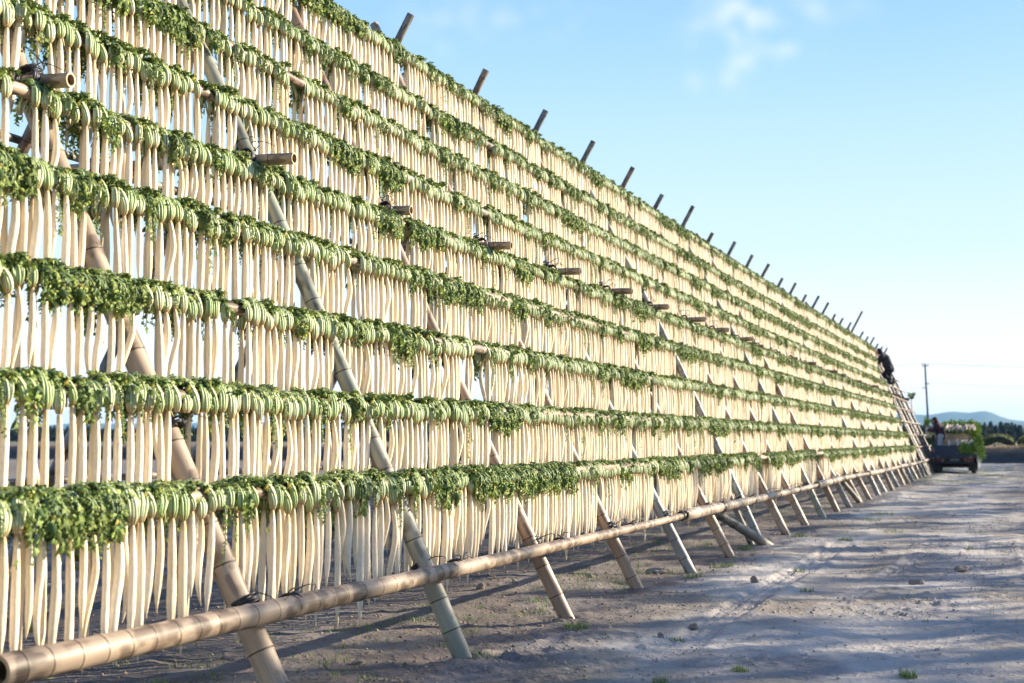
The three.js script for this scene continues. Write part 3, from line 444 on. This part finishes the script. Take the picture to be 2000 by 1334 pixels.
// ───────────────────────── people ─────────────────────────
// one skin over tapered bones: naive surface nets over the smooth union of capsules
function bodyGeo(bones, cell, k = .035) {
  const bb = new THREE.Box3(); for (const [a, b, ra, rb] of bones) { const m = Math.max(ra, rb) + .06; for (const p of [a, b]) { bb.expandByPoint(V(p.x - m, p.y - m, p.z - m)); bb.expandByPoint(V(p.x + m, p.y + m, p.z + m)); } }
  const o = bb.min, n = bb.getSize(V()).divideScalar(cell).ceil(), nx = n.x + 1, ny = n.y + 1, nz = n.z + 1, F = new Float32Array(nx * ny * nz), id = (i, j, l) => (l * ny + j) * nx + i;
  for (let l = 0; l < nz; l++) for (let j = 0; j < ny; j++) for (let i = 0; i < nx; i++) {
    const x = o.x + i * cell, y = o.y + j * cell, z = o.z + l * cell; let s = 1e9;
    for (const [a, b, ra, rb, kk] of bones) { const bx = b.x - a.x, by = b.y - a.y, bz = b.z - a.z, L = bx * bx + by * by + bz * bz || 1e-9, t = clamp(((x - a.x) * bx + (y - a.y) * by + (z - a.z) * bz) / L, 0, 1), d = Math.hypot(x - a.x - bx * t, y - a.y - by * t, z - a.z - bz * t) - (ra + (rb - ra) * t), q = kk ?? k, h = Math.max(q - Math.abs(s - d), 0) / q; s = Math.min(s, d) - h * h * q * .25; }
    F[id(i, j, l)] = s;
  }
  const vi = new Int32Array(nx * ny * nz).fill(-1), P = [], I = [];
  for (let l = 0; l < nz - 1; l++) for (let j = 0; j < ny - 1; j++) for (let i = 0; i < nx - 1; i++) {
    let c = 0, sx = 0, sy = 0, sz = 0;
    const e = (i0, j0, l0, i1, j1, l1) => { const a = F[id(i + i0, j + j0, l + l0)], b = F[id(i + i1, j + j1, l + l1)]; if ((a < 0) !== (b < 0)) { const t = a / (a - b); sx += i0 + (i1 - i0) * t; sy += j0 + (j1 - j0) * t; sz += l0 + (l1 - l0) * t; c++; } };
    for (const [p, q] of [[0, 0], [0, 1], [1, 0], [1, 1]]) { e(0, p, q, 1, p, q); e(p, 0, q, p, 1, q); e(p, q, 0, p, q, 1); }
    if (c) { vi[id(i, j, l)] = P.length / 3; P.push(o.x + (i + sx / c) * cell, o.y + (j + sy / c) * cell, o.z + (l + sz / c) * cell); }
  }
  for (let l = 1; l < nz - 1; l++) for (let j = 1; j < ny - 1; j++) for (let i = 1; i < nx - 1; i++) {
    const a = F[id(i, j, l)] < 0, quad = (p, q, u, v, f) => { if (f) I.push(p, q, v, p, v, u); else I.push(p, v, q, p, u, v); };
    if (a !== F[id(i + 1, j, l)] < 0) quad(vi[id(i, j - 1, l - 1)], vi[id(i, j, l - 1)], vi[id(i, j - 1, l)], vi[id(i, j, l)], a);
    if (a !== F[id(i, j + 1, l)] < 0) quad(vi[id(i - 1, j, l - 1)], vi[id(i - 1, j, l)], vi[id(i, j, l - 1)], vi[id(i, j, l)], a);
    if (a !== F[id(i, j, l + 1)] < 0) quad(vi[id(i - 1, j - 1, l)], vi[id(i, j - 1, l)], vi[id(i - 1, j, l)], vi[id(i, j, l)], a);
  }
  const g = new THREE.BufferGeometry(); g.setAttribute('position', new THREE.Float32BufferAttribute(P, 3)); g.setIndex(I); g.computeVertexNormals(); return g;
}
// joints in the person's own frame: +x is the way the person faces, y up, z to the person's right
function handBones(w, dir, up, side, curl) {           // a palm, four fingers and a thumb
  const B = [], palmEnd = w.clone().addScaledVector(dir, .085); B.push([w, palmEnd, .026, .030, .015]);
  for (let f = 0; f < 4; f++) { const k = palmEnd.clone().addScaledVector(side, (f - 1.5) * .021), L = [.036, .042, .040, .030][f], d1 = dir.clone().addScaledVector(up, -curl).normalize(), m = k.clone().addScaledVector(d1, L), d2 = dir.clone().addScaledVector(up, -curl * 2.6).normalize(); B.push([k, m, .0095, .009, .006], [m, m.clone().addScaledVector(d2, L * .9), .009, .0075, .006]); }
  const t0 = w.clone().addScaledVector(dir, .03).addScaledVector(side, .028), t1 = t0.clone().addScaledVector(side, .032).addScaledVector(dir, .025); B.push([t0, t1, .0125, .011, .008], [t1, t1.clone().addScaledVector(dir, .028).addScaledVector(up, -.01), .0105, .0085, .006]);
  return B;
}
function makePerson(o) {
  const g = top('person', o.label, 'person'); g.position.copy(o.at); g.rotation.y = o.turn;
  const J = o.joints, skin = std({ color: lin(.42, .27, .19), roughness: .6 }), bones = [];
  const limb = (a, b, r0, r1) => [J[a], J[b], r0, r1];
  const trunk = [limb('hip', 'chest', .125, .145), limb('chest', 'neck', .13, .065), [J.shL, J.shR, .075, .075]], arms = [limb('shL', 'elL', .056, .044), limb('elL', 'haL', .043, .032), limb('shR', 'elR', .056, .044), limb('elR', 'haR', .043, .032)];
  const legs = [limb('hipL', 'knL', .088, .062), limb('knL', 'anL', .060, .042), limb('hipR', 'knR', .088, .062), limb('knR', 'anR', .060, .042), [J.hipL, J.hipR, .10, .10]];
  const headDir = o.look ?? V(1, -.2, 0).normalize(), hs = V(0, 0, 1);
  const head = [limb('neck', 'head', .055, .075), [J.head, J.head.clone().add(V(.0, .05, 0)), .092, .096, .03], [J.head.clone().addScaledVector(headDir, .06).add(V(0, -.05, 0)), J.head.clone().addScaledVector(headDir, .07).add(V(0, -.06, 0)), .048, .045, .03], [J.head.clone().addScaledVector(headDir, .095), J.head.clone().addScaledVector(headDir, .115).add(V(0, -.025, 0)), .012, .015, .012], [J.head.clone().add(V(0, 0, .092)), J.head.clone().add(V(0, .02, .096)), .018, .02, .01], [J.head.clone().add(V(0, 0, -.092)), J.head.clone().add(V(0, .02, -.096)), .018, .02, .01]];
  const feet = []; for (const s of ['L', 'R']) feet.push([J['an' + s], J['an' + s].clone().add(o.foot ?? V(.17, -.055, 0)), .045, .040]);
  const hands = []; for (const s of ['L', 'R']) { const d = J['ha' + s].clone().sub(J['el' + s]).normalize(); hands.push(...handBones(J['ha' + s], d, V(0, 1, 0), V(0, 0, s === 'L' ? 1 : -1), .5)); }
  const body = part('body', bodyGeo([...trunk, ...arms, ...legs, ...head, ...feet, ...hands], .0135, .03), skin, g);
  const puff = (B, m) => B.map(([a, b, r0, r1]) => [a, b, r0 + m, r1 + m]);
  const cut = (B, f) => B.map(([a, b, r0, r1]) => [a, a.clone().lerp(b, f), r0, r1]);
  part('jacket', bodyGeo([...puff([[J.hip.clone().lerp(J.chest, -.15), J.chest, .128, .145]], .035), ...puff(trunk.slice(1), .03), ...puff(arms, .02)], .02, .05), std({ color: o.jacket, roughness: .9 }), g);
  part('trousers', bodyGeo(puff(legs, .022), .02, .045), std({ color: o.trousers, roughness: .9 }), g);
  part('hood', bodyGeo([[J.head.clone().addScaledVector(headDir, -.025).add(V(0, .03, 0)), J.head.clone().addScaledVector(headDir, -.035).add(V(0, .055, 0)), .108, .11], [J.head.clone().addScaledVector(headDir, -.05), J.neck.clone().addScaledVector(headDir, -.03), .095, .085]], .017, .04), std({ color: o.hood, roughness: .9 }), g);
  for (const s of ['L', 'R']) part('boot', bodyGeo([[J['an' + s].clone().add(V(0, .16, 0)).lerp(J['an' + s], .2), J['an' + s], .055, .056], [J['an' + s].clone(), J['an' + s].clone().add(o.foot ?? V(.17, -.055, 0)), .058, .05]], .014, .03), std({ color: lin(.03, .03, .035), roughness: .6 }), g);
  for (const s of [-1, 1]) part('eye', new THREE.SphereGeometry(.011, 10, 8).translate(...J.head.clone().addScaledVector(headDir, .085).add(V(0, .022, s * .033)).toArray()), std({ color: lin(.03, .025, .02), roughness: .2 }), body);
  part('mouth', new THREE.SphereGeometry(.016, 10, 8).scale(.4, .3, 1.3).translate(...J.head.clone().addScaledVector(headDir, .112).add(V(0, -.062, 0)).toArray()), std({ color: lin(.30, .14, .11), roughness: .6 }), body);
  return g;
}
makePerson({
  label: 'person in dark hooded jacket climbing the bare end of the drying rack', at: V(-4.33, 3.42, -55.5), turn: Math.PI * .93, look: V(.9, .05, -.2).normalize(),
  jacket: lin(.018, .018, .026), trousers: lin(.012, .013, .02), hood: lin(.012, .012, .018), foot: V(.15, -.05, 0),
  joints: { hip: V(.06, .62, .02), chest: V(.22, .97, .02), neck: V(.36, 1.13, .02), head: V(.47, 1.22, .02), shL: V(.28, 1.05, -.17), shR: V(.28, 1.05, .19), elL: V(.50, .84, -.22), elR: V(.52, .86, .22), haL: V(.72, .80, -.10), haR: V(.74, .86, .10), hipL: V(.05, .60, -.09), hipR: V(.05, .60, .11), knL: V(.22, .34, -.12), knR: V(.12, .30, .12), anL: V(-.02, .09, -.11), anR: V(-.08, .07, .11) },
});
makePerson({
  label: 'person in maroon hooded top and pale trousers standing in the truck bed', at: V(-2.72, .66, -58.75), turn: Math.PI, look: V(.95, -.35, 0).normalize(),
  jacket: lin(.045, .018, .030), trousers: lin(.34, .36, .40), hood: lin(.060, .022, .026), foot: V(.17, -.055, 0),
  joints: { hip: V(0, .80, 0), chest: V(.06, 1.14, 0), neck: V(.16, 1.31, 0), head: V(.24, 1.39, 0), shL: V(.10, 1.21, -.19), shR: V(.10, 1.21, .19), elL: V(.28, 1.02, -.2), elR: V(.29, 1.03, .2), haL: V(.46, 1.04, -.07), haR: V(.47, 1.06, .09), hipL: V(0, .79, -.1), hipR: V(0, .79, .1), knL: V(.03, .42, -.11), knR: V(.02, .42, .11), anL: V(-.02, .075, -.12), anR: V(-.02, .075, .12) },
});

// fresh daikon: pale root with upright bright leaves (a bunch carried or lying)
function freshGeos(seed, spread, tint) {
  const r = rngOf(seed), st = new MB(), lf = new MB();
  for (let k = 0; k < 11; k++) { const a = r() * 6.28, e = spread * (.25 + .75 * r()), L = .28 + .16 * r(), d = V(Math.cos(a) * e, 1, Math.sin(a) * e).normalize(), q = []; for (let i = 0; i <= 9; i++) { const t = i / 9; q.push(V(d.x * L * t * (1 + .5 * t), d.y * L * t - .12 * e * t * t, d.z * L * t * (1 + .5 * t))); } st.tube(q, (i) => .006 - .0005 * i, () => [.34, .42, .16], 5); lobes(lf, q, r, .25, .022, .06, tint); }
  return [st.geo(), lf.geo()];
}
const freshRoot = rootGeo(8801, .4).translate(-NECK.x, -NECK.y, -NECK.z);
const GREENS = [[.20, .34, .05], [.13, .25, .045], [.28, .40, .06]];
const fresh = GREENS.map((c, k) => freshGeos(8900 + k * 7, .5, c));
const drooped = GREENS.map((c, k) => { const [a, b] = freshGeos(8950 + k * 7, .25, c); return [a.rotateX(Math.PI), b.rotateX(Math.PI)]; });
function bunch(label, p, q, sc, v, set = fresh, n = 2) {
  const g = top('daikon_bunch', label, 'daikon bunch'); g.position.copy(p); g.quaternion.copy(q); g.scale.setScalar(sc);
  for (let i = 0; i < n; i++) { const m = part('root', freshRoot, matRoot, g); m.position.set((i - (n - 1) / 2) * .045, 0, 0); m.rotation.z = (i - (n - 1) / 2) * .08; }
  part('leaf_stems', set[v][0], matStalk, g); part('leaves', set[v][1], matLeaf, g);
}
bunch('pair of leafy daikon held up by the person in the truck bed', V(-3.245, 1.84, -58.72), eul(0, .5, .05), 1.0, 0);
bunch('leafy daikon pair hanging on the bare poles above the truck', V(-3.60, 2.78, -55.6), eul(0, 1, 0), 1.0, 1, fresh, 2);
bunch('bright green daikon bunch in the hands of the climbing person', V(-5.06, 4.30, -54.7), eul(.3, .4, .5), 1.15, 2);

// ───────────────────────── truck ─────────────────────────
{
  const t = top('flatbed_truck', 'small dark blue flatbed truck loaded with daikon at the end of the rack', 'truck'); t.position.set(-2.20, 0, -58.2); t.scale.setScalar(1.06);   // rear edge at z = 0, going away
  const blue = std({ color: lin(.013, .027, .055), roughness: .6 }), white = new THREE.MeshPhysicalMaterial({ color: lin(.55, .57, .58), roughness: .35, clearcoat: .4 }), black = std({ color: lin(.018, .018, .02), roughness: .7 }), steel = std({ color: lin(.16, .17, .19), roughness: .55, metalness: .4 }), one = [1, 1, 1];
  const bx = (name, m, p, ...d) => part(name, new MB().box(...d, one, .01).geo(), m, p);
  bx('bed', steel, t, -.80, .80, .58, .66, -2.9, 0);
  const tg = bx('tailgate', blue, t, -.80, .80, .60, 1.04, .0, .035);
  bx('hinge', steel, tg, -.62, -.54, .585, .66, .037, .05); bx('hinge', steel, tg, .54, .62, .585, .66, .037, .05); bx('latch', steel, tg, -.79, -.72, .86, .96, .037, .06); bx('latch', steel, tg, .72, .79, .86, .96, .037, .06);
  bx('badge', std({ color: lin(.62, .64, .66), roughness: .5 }), tg, .46, .68, .79, .825, .037, .041);
  bx('reflector', std({ color: lin(.5, .12, .05), roughness: .3 }), tg, -.74, -.69, .80, .85, .037, .043);
  bx('side_panel', blue, t, -.83, -.80, .60, 1.02, -2.9, 0);
  const sp = bx('side_panel', white, t, .81, .835, .20, .62, -2.85, -.03); tag(sp, 'pale side panel folded down');
  bx('headboard', steel, t, -.80, .80, .66, 1.50, -2.93, -2.9);
  bx('chassis', black, t, -.36, .36, .40, .57, -4.0, -.1);
  bx('bumper', black, t, -.72, .72, .36, .44, -.10, -.02);
  bx('axle', black, t, -.58, .58, .22, .36, -.84, -.68); bx('spare_wheel', black, t, -.34, .34, .24, .38, -2.2, -1.5);
  const plate = bx('number_plate', std({ color: lin(.10, .10, .10), roughness: .6 }), t, -.17, .17, .45, .56, -.03, -.015);
  for (const s of [-1, 1]) { const l = bx('tail_light', new THREE.MeshPhysicalMaterial({ color: lin(.13, .014, .012), roughness: .5 }), t, s * .56 - .13, s * .56 + .13, .465, .565, -.06, .0); bx('indicator', new THREE.MeshPhysicalMaterial({ color: lin(.20, .10, .03), roughness: .5 }), l, s * .38 - .04, s * .38 + .04, .47, .56, -.05, .004); bx('mudflap', black, t, s * .60 - .13, s * .60 + .13, .10, .42, -.36, -.35); }
  for (const [x, z] of [[-.66, -.75], [.66, -.75], [-.66, -3.35], [.66, -3.35]]) {
    const w = new THREE.Group(); w.name = 'wheel'; w.position.set(x, .29, z); t.add(w);
    part('tyre', new THREE.LatheGeometry([[.17, -.075], [.26, -.085], [.285, -.06], [.29, 0], [.285, .06], [.26, .085], [.17, .075]].map((q) => new THREE.Vector2(...q)), 28).rotateZ(Math.PI / 2), black, w);
    part('rim', new THREE.LatheGeometry([[0, .03], [.07, .04], [.12, .02], [.16, .05], [.175, .06]].map((q) => new THREE.Vector2(...q)), 24).rotateZ(-Math.PI / 2 * Math.sign(x)), steel, w);
  }
  // cab, outlined from the side
  const sh = new THREE.Shape(); [[-2.98, .45], [-2.98, 1.78], [-3.6, 1.82], [-4.05, 1.30], [-4.18, .95], [-4.18, .45]].forEach(([z, y], i) => i ? sh.lineTo(-z, y) : sh.moveTo(-z, y));
  const cab = part('cab', new THREE.ExtrudeGeometry(sh, { depth: 1.44, bevelEnabled: true, bevelThickness: .04, bevelSize: .04, bevelSegments: 3 }).rotateY(Math.PI / 2).translate(-.72, 0, 0), white, t);
  const glass = new THREE.MeshPhysicalMaterial({ color: lin(.05, .06, .07), roughness: .05 });
  bx('rear_window', glass, cab, -.58, .58, 1.25, 1.65, -2.95, -2.925); for (const s of [-1, 1]) { bx('door_window', glass, cab, s * .765 - .006, s * .765 + .006, 1.2, 1.66, -3.65, -3.1); bx('mirror', black, cab, s * .93 - .06, s * .93 + .06, 1.2, 1.45, -3.98, -3.93); }
  // its load: layered daikon, roots inward, leaves outward
  const r = rngOf(313), load = top('daikon_load', 'heap of freshly pulled daikon with green leaves stacked on the truck bed', 'daikon', null, 'stuff'); load.position.set(-2.20, 0, -58.2); load.scale.set(1.06, .97, 1.06);
  const rootsM = [], leafM = [[], [], []], stM = [[], [], []], rc = [];
  const put = (x, y, z, rot, s = 1) => { const q = eul(...rot); rootsM.push(mat4(V(x, y, z), q, V(s * 1.5, s * 1.05, s * 1.5))); rc.push(lin(.96, .93, .88)); const v = Math.floor(r() * 3), m = mat4(V(x, y, z), q, V(s, s, s)); leafM[v].push(m); stM[v].push(m); };
  const lay = (x, y, z, rot, leafy) => { if (leafy) put(x, y, z, rot); else { rootsM.push(mat4(V(x, y, z), eul(...rot), V(1.5, 1.05, 1.5))); { const q = .55 + .4 * r(); rc.push(lin(q, q * .93, q * .86)); } } };
  // two stacked beds of roots lying across the truck, necks to the right, leaves tumbling over that side
  for (let tier = 0; tier < 11; tier++) for (let i = 0; i < 22; i++) { const y = .71 + tier * .115, z = -.10 - i * .125 - (tier > 5 ? .25 : 0) - .03 * tier; for (const x of [.62, .08]) if (!(x < .3 && z > -.9 && tier > 0)) lay(x - .015 * tier + .16 * (r() - .5), y + .05 * r(), z, [.4 * (r() - .5), .7 * (r() - .5), -Math.PI / 2 + .45 * (r() - .5)], r() < (x > .3 ? .22 : .06)); }
  for (let i = 0; i < 46; i++) { const up = i < 26; lay(-.30 + 1.0 * r(), up ? 1.92 + .08 * r() : 1.34 + .06 * r(), (up ? -.55 : -.22) - .25 * r(), [-1.2 + .3 * r(), .5 * (r() - .5), .8 * (r() - .5)], false); }
  for (let i = 0; i < 34; i++) put(-.40 + 1.1 * r(), 1.84, -.8 - 1.7 * r(), [.9 * (r() - .5), r() * 6, -1.2 + .5 * r()], .9);
  for (let i = 0; i < 12; i++) put(-.2 + .75 * r(), 1.56 + .05 * r(), -.42 - .2 * r(), [.6, r() * 6, .6 * (r() - .5)], .6);
  instanced('roots', freshRoot, matRoot, rootsM, rc, load);
  for (let v = 0; v < 3; v++) { instanced('leaves', fresh[v][1], matLeaf, leafM[v], null, load); instanced('leaf_stems', fresh[v][0], matStalk, stM[v], null, load); }
  const hang = [[], [], []]; for (let i = 0; i < 22; i++) { const back = r() < .55; hang[i % 3].push(mat4(V(back ? .25 + .50 * r() : .78 + .06 * r(), 1.16 + .55 * r() * (back ? .35 : 1), back ? .03 + .06 * r() : -.05 - .9 * r()), eul((r() - .5) * .4, r() * 6, (r() - .5) * .4), V(1, 1, 1))); }
  hang.forEach((m, v) => instanced('leaves', drooped[v][1], matLeaf, m, null, load));
}

// ───────────────────────── small things on the ground ─────────────────────────
function stoneGeo(seed, sq = .62) { const g = new THREE.IcosahedronGeometry(1, 3), p = g.attributes.position; for (let i = 0; i < p.count; i++) { const v = V().fromBufferAttribute(p, i).normalize(), q = 1 + .28 * vnoise(v.x * 1.7 + seed, v.y * 1.7 + v.z * 1.3) + .10 * vnoise(v.x * 5 + seed, v.z * 5 + v.y * 4); p.setXYZ(i, v.x * q, v.y * q * sq, v.z * q * .85); } g.computeVertexNormals(); return g; }
const matStone = std({ color: lin(.20, .175, .155), roughness: .95, bumpMap: groundBump, bumpScale: .004 });
{ // stones one can point to: pixel of the frame -> ground
  const spot = (px, py) => { const d = dirOf(px, py), k = -EYE / d.y; return [d.x * k, -d.z * k]; };
  const S = [[1280, 1121, .10, .05, 'broad flat brown stone behind the grey post foot'], [497, 1273, .055, .05, 'brown clod behind the nearest post foot'], [1164, 1062, .05, .04, 'small grey stone between the third and fourth posts'], [941, 1157, .045, .05, 'upright grey stone behind the second post'], [1474, 1143, .05, .05, 'pale cluster of clods on the sunlit sand'], [1332, 1187, .03, .02, 'small dark stone on the bright sand'], [1291, 1248, .035, .035, 'pale pebble beside an ochre patch of sand'], [1355, 1229, .035, .04, 'small pale stone standing in loose gravel'], [1878, 1117, .09, .05, 'dark clod on the brown right side of the lot'], [1790, 1140, .10, .05, 'crumbled ridge clod between the tyre tracks'], [1155, 1131, .04, .03, 'tan clod behind the third post'], [1005, 1140, .04, .03, 'tan clod beside the second post'], [1430, 1088, .07, .05, 'loose soil clod heaped at the foot of a brown post'], [700, 1300, .05, .03, 'flat brown clod near the bottom edge of the photo']];
  S.forEach(([px, py, w, h, label], i) => { const [x, s] = spot(px, py), m = part('stone', stoneGeo(i * 3.7 + 1, .62), matStone, scene); m.position.set(x, groundY(x, s) + h * .25, -s); m.scale.set(w, h * 1.3, w * .8); m.rotation.y = i * 1.3; tag(m, label, 'stone', 'stones lying about the lot'); });
  // pebbles and clods nobody would count
  const r = rngOf(909), ms = [[], [], []], cs = [[], [], []];
  for (let i = 0; i < 34000; i++) { const s = 5.5 + 26 * Math.pow(r(), 1.5), x = -6.5 + 8.5 * r(), lot = sstep(-3, -2.2, x); if (fbm(x * .95 + 40, s * .62, 4) < .06 && r() < .55 + lot * .35) continue; const w = .0025 + .012 * Math.pow(r(), 4.5), k = i % 3, q = .7 + .6 * r(); ms[k].push(mat4(V(x, groundY(x, s) + w * .2, -s), eul(r() * 6, r() * 6, r() * 6), V(w, w * .8, w))); const c = mix3([.22, .17, .13], [.40, .36, .33], clamp(lot * .8 + (r() - .5) * .5, 0, 1)); cs[k].push(lin(c[0] * q, c[1] * q, c[2] * q)); }
  const g = top('gravel', 'loose gravel and soil crumbs scattered over the lot', 'gravel', null, 'stuff');
  for (let k = 0; k < 3; k++) { const ig = new THREE.IcosahedronGeometry(1, 1), p = ig.attributes.position; for (let i = 0; i < p.count; i++) { const v = V().fromBufferAttribute(p, i), q = 1 + .35 * vnoise(v.x * 2 + k * 9, v.y * 2 + v.z * 1.5); p.setXYZ(i, v.x * q, v.y * q, v.z * q); } ig.computeVertexNormals(); instanced('pebbles', ig, std({ color: lin(1, 1, 1), roughness: .95 }), ms[k], cs[k], g); }
  // grass: short tufts behind and between the posts, a few on the lot
  const bl = new MB(); { const c = [1, 1, 1]; let a = bl.v(-.5, 0, 0, c), b = bl.v(.5, 0, 0, c); for (let i = 1; i <= 3; i++) { const t = i / 3, w = .5 * (1 - t), c2 = bl.v(-w, t, t * t * .5, c), d = bl.v(w, t, t * t * .5, c); bl.t(a, b, c2); bl.t(b, d, c2); a = c2; b = d; } }
  const gm = [], gc = [];
  const tuft = (x, s, n, R, h) => { for (let i = 0; i < n; i++) { const a = r() * 6.28, q = R * Math.sqrt(r()), X = x + Math.cos(a) * q, Sx = s + Math.sin(a) * q, hh = h * 1.25 * (.4 + .8 * r()), t = r(); gm.push(mat4(V(X, groundY(X, Sx) - .004, -Sx), eul((r() - .3) * .9, r() * 6.28, 0), V(.004 + .003 * r(), hh, hh))); gc.push(lin(.09 + .12 * t, .17 + .12 * t, .035 + .025 * t)); } };
  for (const [px, py, n, R, h] of [[940, 1300, 60, .10, .05], [915, 1232, 45, .08, .045], [870, 1268, 40, .09, .04], [1125, 1233, 110, .09, .06], [1305, 1118, 90, .12, .06], [1355, 1131, 110, .09, .06], [1412, 1108, 120, .12, .055], [1455, 1073, 90, .10, .07], [1560, 1047, 90, .10, .07], [1282, 1061, 60, .08, .07], [1650, 1055, 110, .10, .06], [1723, 1007, 160, .22, .08], [1702, 1018, 120, .15, .06], [1745, 1038, 90, .14, .06], [1775, 1324, 150, .05, .045], [1445, 1308, 90, .05, .04], [1290, 1327, 70, .05, .04], [1322, 1251, 70, .05, .035], [1895, 1071, 60, .10, .05], [1560, 1117, 80, .06, .05], [1575, 1158, 60, .07, .04], [60, 1235, 60, .05, .06], [735, 1115, 40, .06, .05], [1903, 1038, 60, .15, .05], [1940, 930, 400, .4, .09], [1865, 940, 300, .9, .06]]) { const [x, s] = spot(px, py); tuft(x, s, n, R, h); }
  for (let i = 0; i < 1100; i++) { const s = 6 + 46 * Math.pow(r(), 1.2), x = -3.3 - 2.6 * r() * r() + .5 * (r() - .5); if (fbm(x * 1.1 + 11, s * .8, 3) < .02) continue; tuft(x, s, 8 + 14 * r(), .05 + .10 * r(), .03 + .035 * r()); }
  for (let i = 0; i < 520; i++) { const s = 44 + 30 * r(), x = -3.2 + 3.4 * r(); if (fbm(x * .8 + 3, s * .35, 3) < .0) continue; tuft(x, s, 16, .25, .07); }
  for (let i = 0; i < 90; i++) { const s = 7 + 36 * r(), x = -2.6 + 3.2 * r(); tuft(x, s, 5 + 7 * r(), .03 + .04 * r(), .03); }
  const gg = top('grass', 'short green grass tufts growing along the posts and lot', 'grass', null, 'stuff');
  instanced('blades', bl.geo(), new THREE.MeshPhysicalMaterial({ vertexColors: true, roughness: .7, side: THREE.DoubleSide, transmission: .2, thickness: 0 }), gm, gc, gg);
  // straw and fallen leaf scraps
  const lm = [[], []], lc = [[], []], scrap = new MB(); { const c = [1, 1, 1], a = scrap.v(0, 0, 0, c), b = scrap.v(.35, .12, .4, c), d = scrap.v(0, .02, 1, c), e = scrap.v(-.35, .10, .5, c), f = scrap.v(0, .2, .5, c); scrap.t(a, b, f); scrap.t(b, d, f); scrap.t(d, e, f); scrap.t(e, a, f); }
  for (let i = 0; i < 1500; i++) { const s = 5.6 + 24 * Math.pow(r(), 1.4), x = -6 + 7 * r(), k = r() < .45 ? 0 : 1; if (x > -2.4 && r() < .72) continue; const w = .014 + .022 * r(), t = r(); if (k) { lm[1].push(mat4(V(x, groundY(x, s) + .002, -s), eul(.4 * (r() - .5), r() * 6, .4 * (r() - .5)), V(w, w, w))); lc[1].push(t < .35 ? lin(.12, .19, .05) : t < .6 ? lin(.38, .34, .12) : lin(.30, .20, .10)); } else { lm[0].push(mat4(V(x, groundY(x, s) + .003, -s), eul(.12 * (r() - .5), r() * 6, 0), V(.0022, .0022, .03 + .06 * r()))); lc[0].push(t < .3 ? lin(.22, .26, .09) : lin(.48, .40, .24)); } }
  const lg = top('leaf_litter', 'straw bits and fallen leaf scraps on the soil under the rack', 'litter', null, 'stuff');
  instanced('straw', new THREE.BoxGeometry(1, 1, 1), std({ color: lin(1, 1, 1), roughness: .9 }), lm[0], lc[0], lg); instanced('leaf_scraps', scrap.geo(), std({ vertexColors: true, roughness: .85, side: THREE.DoubleSide }), lm[1], lc[1], lg);
}

// ───────────────────────── the shelter belt beside the lot, whose shade falls across it ─────────────────────────
{
  const r = rngOf(4242), b = new MB(), ms = [], c = [.035, .06, .025];
  const l = new MB(); { const a = l.v(0, 0, -.5, c), d = l.v(.38, .06, 0, c), e = l.v(0, 0, .5, c), f = l.v(-.38, .06, 0, c); l.t(a, d, e); l.t(a, e, f); }
  for (let s = -14; s < 92; s += 1.6 + 1.5 * r()) {
    const x = 12.2 + 1.6 * (r() - .5), H = 8.05 + .7 * (r() - .5) + .35 * vnoise(s * .2, 4), R = 1.0 + .5 * r();
    b.tube([V(x, -.1, -s), V(x + .1 * (r() - .5), H * .5, -s), V(x + .15 * (r() - .5), H * .93, -s)], (k) => .10 - .042 * k, () => [.09, .07, .05], 7);
    for (let i = 0; i < 5; i++) { const y = 1.2 + (H - 1.8) * r(), a = r() * 6.28; b.tube([V(x, y, -s), V(x + Math.cos(a) * R * .5, y + .35, -s + Math.sin(a) * R * .5), V(x + Math.cos(a) * R * .9, y + .55, -s + Math.sin(a) * R * .9)], (k) => .03 - .01 * k, () => [.09, .07, .05], 5); }
    for (let i = 0; i < (s > 14 && s < 25 ? 58 : 36); i++) { const t = r() < .45 ? .62 + .38 * r() : r(), y = .9 + (H - 1.05) * t, rad = R * (.5 + .6 * Math.sin(Math.PI * (.12 + .74 * t))) * Math.sqrt(r()), a = r() * 6.28, cx = x + Math.cos(a) * rad, cz = -s + Math.sin(a) * rad, n = 22 + 22 * r(), cr = .20 + .24 * r(); for (let k = 0; k < n; k++) { const q = V(r() - .5, (r() - .5) * .75, r() - .5).multiplyScalar(2 * cr); ms.push(mat4(V(cx + q.x, y + q.y, cz + q.z), eul(r() * 6, r() * 6, r() * 6), V(.10 + .07 * r(), .12, .15 + .10 * r()))); } }
  }
  const g = top('shelter_belt', 'belt of slim evergreen trees along the right side of the lot', 'trees', null, 'stuff');
  part('trunks', b.geo(), std({ vertexColors: true, roughness: .95 }), g);
  instanced('foliage', l.geo(), matFol, ms, null, g);
}

renderer.render(scene, camera);
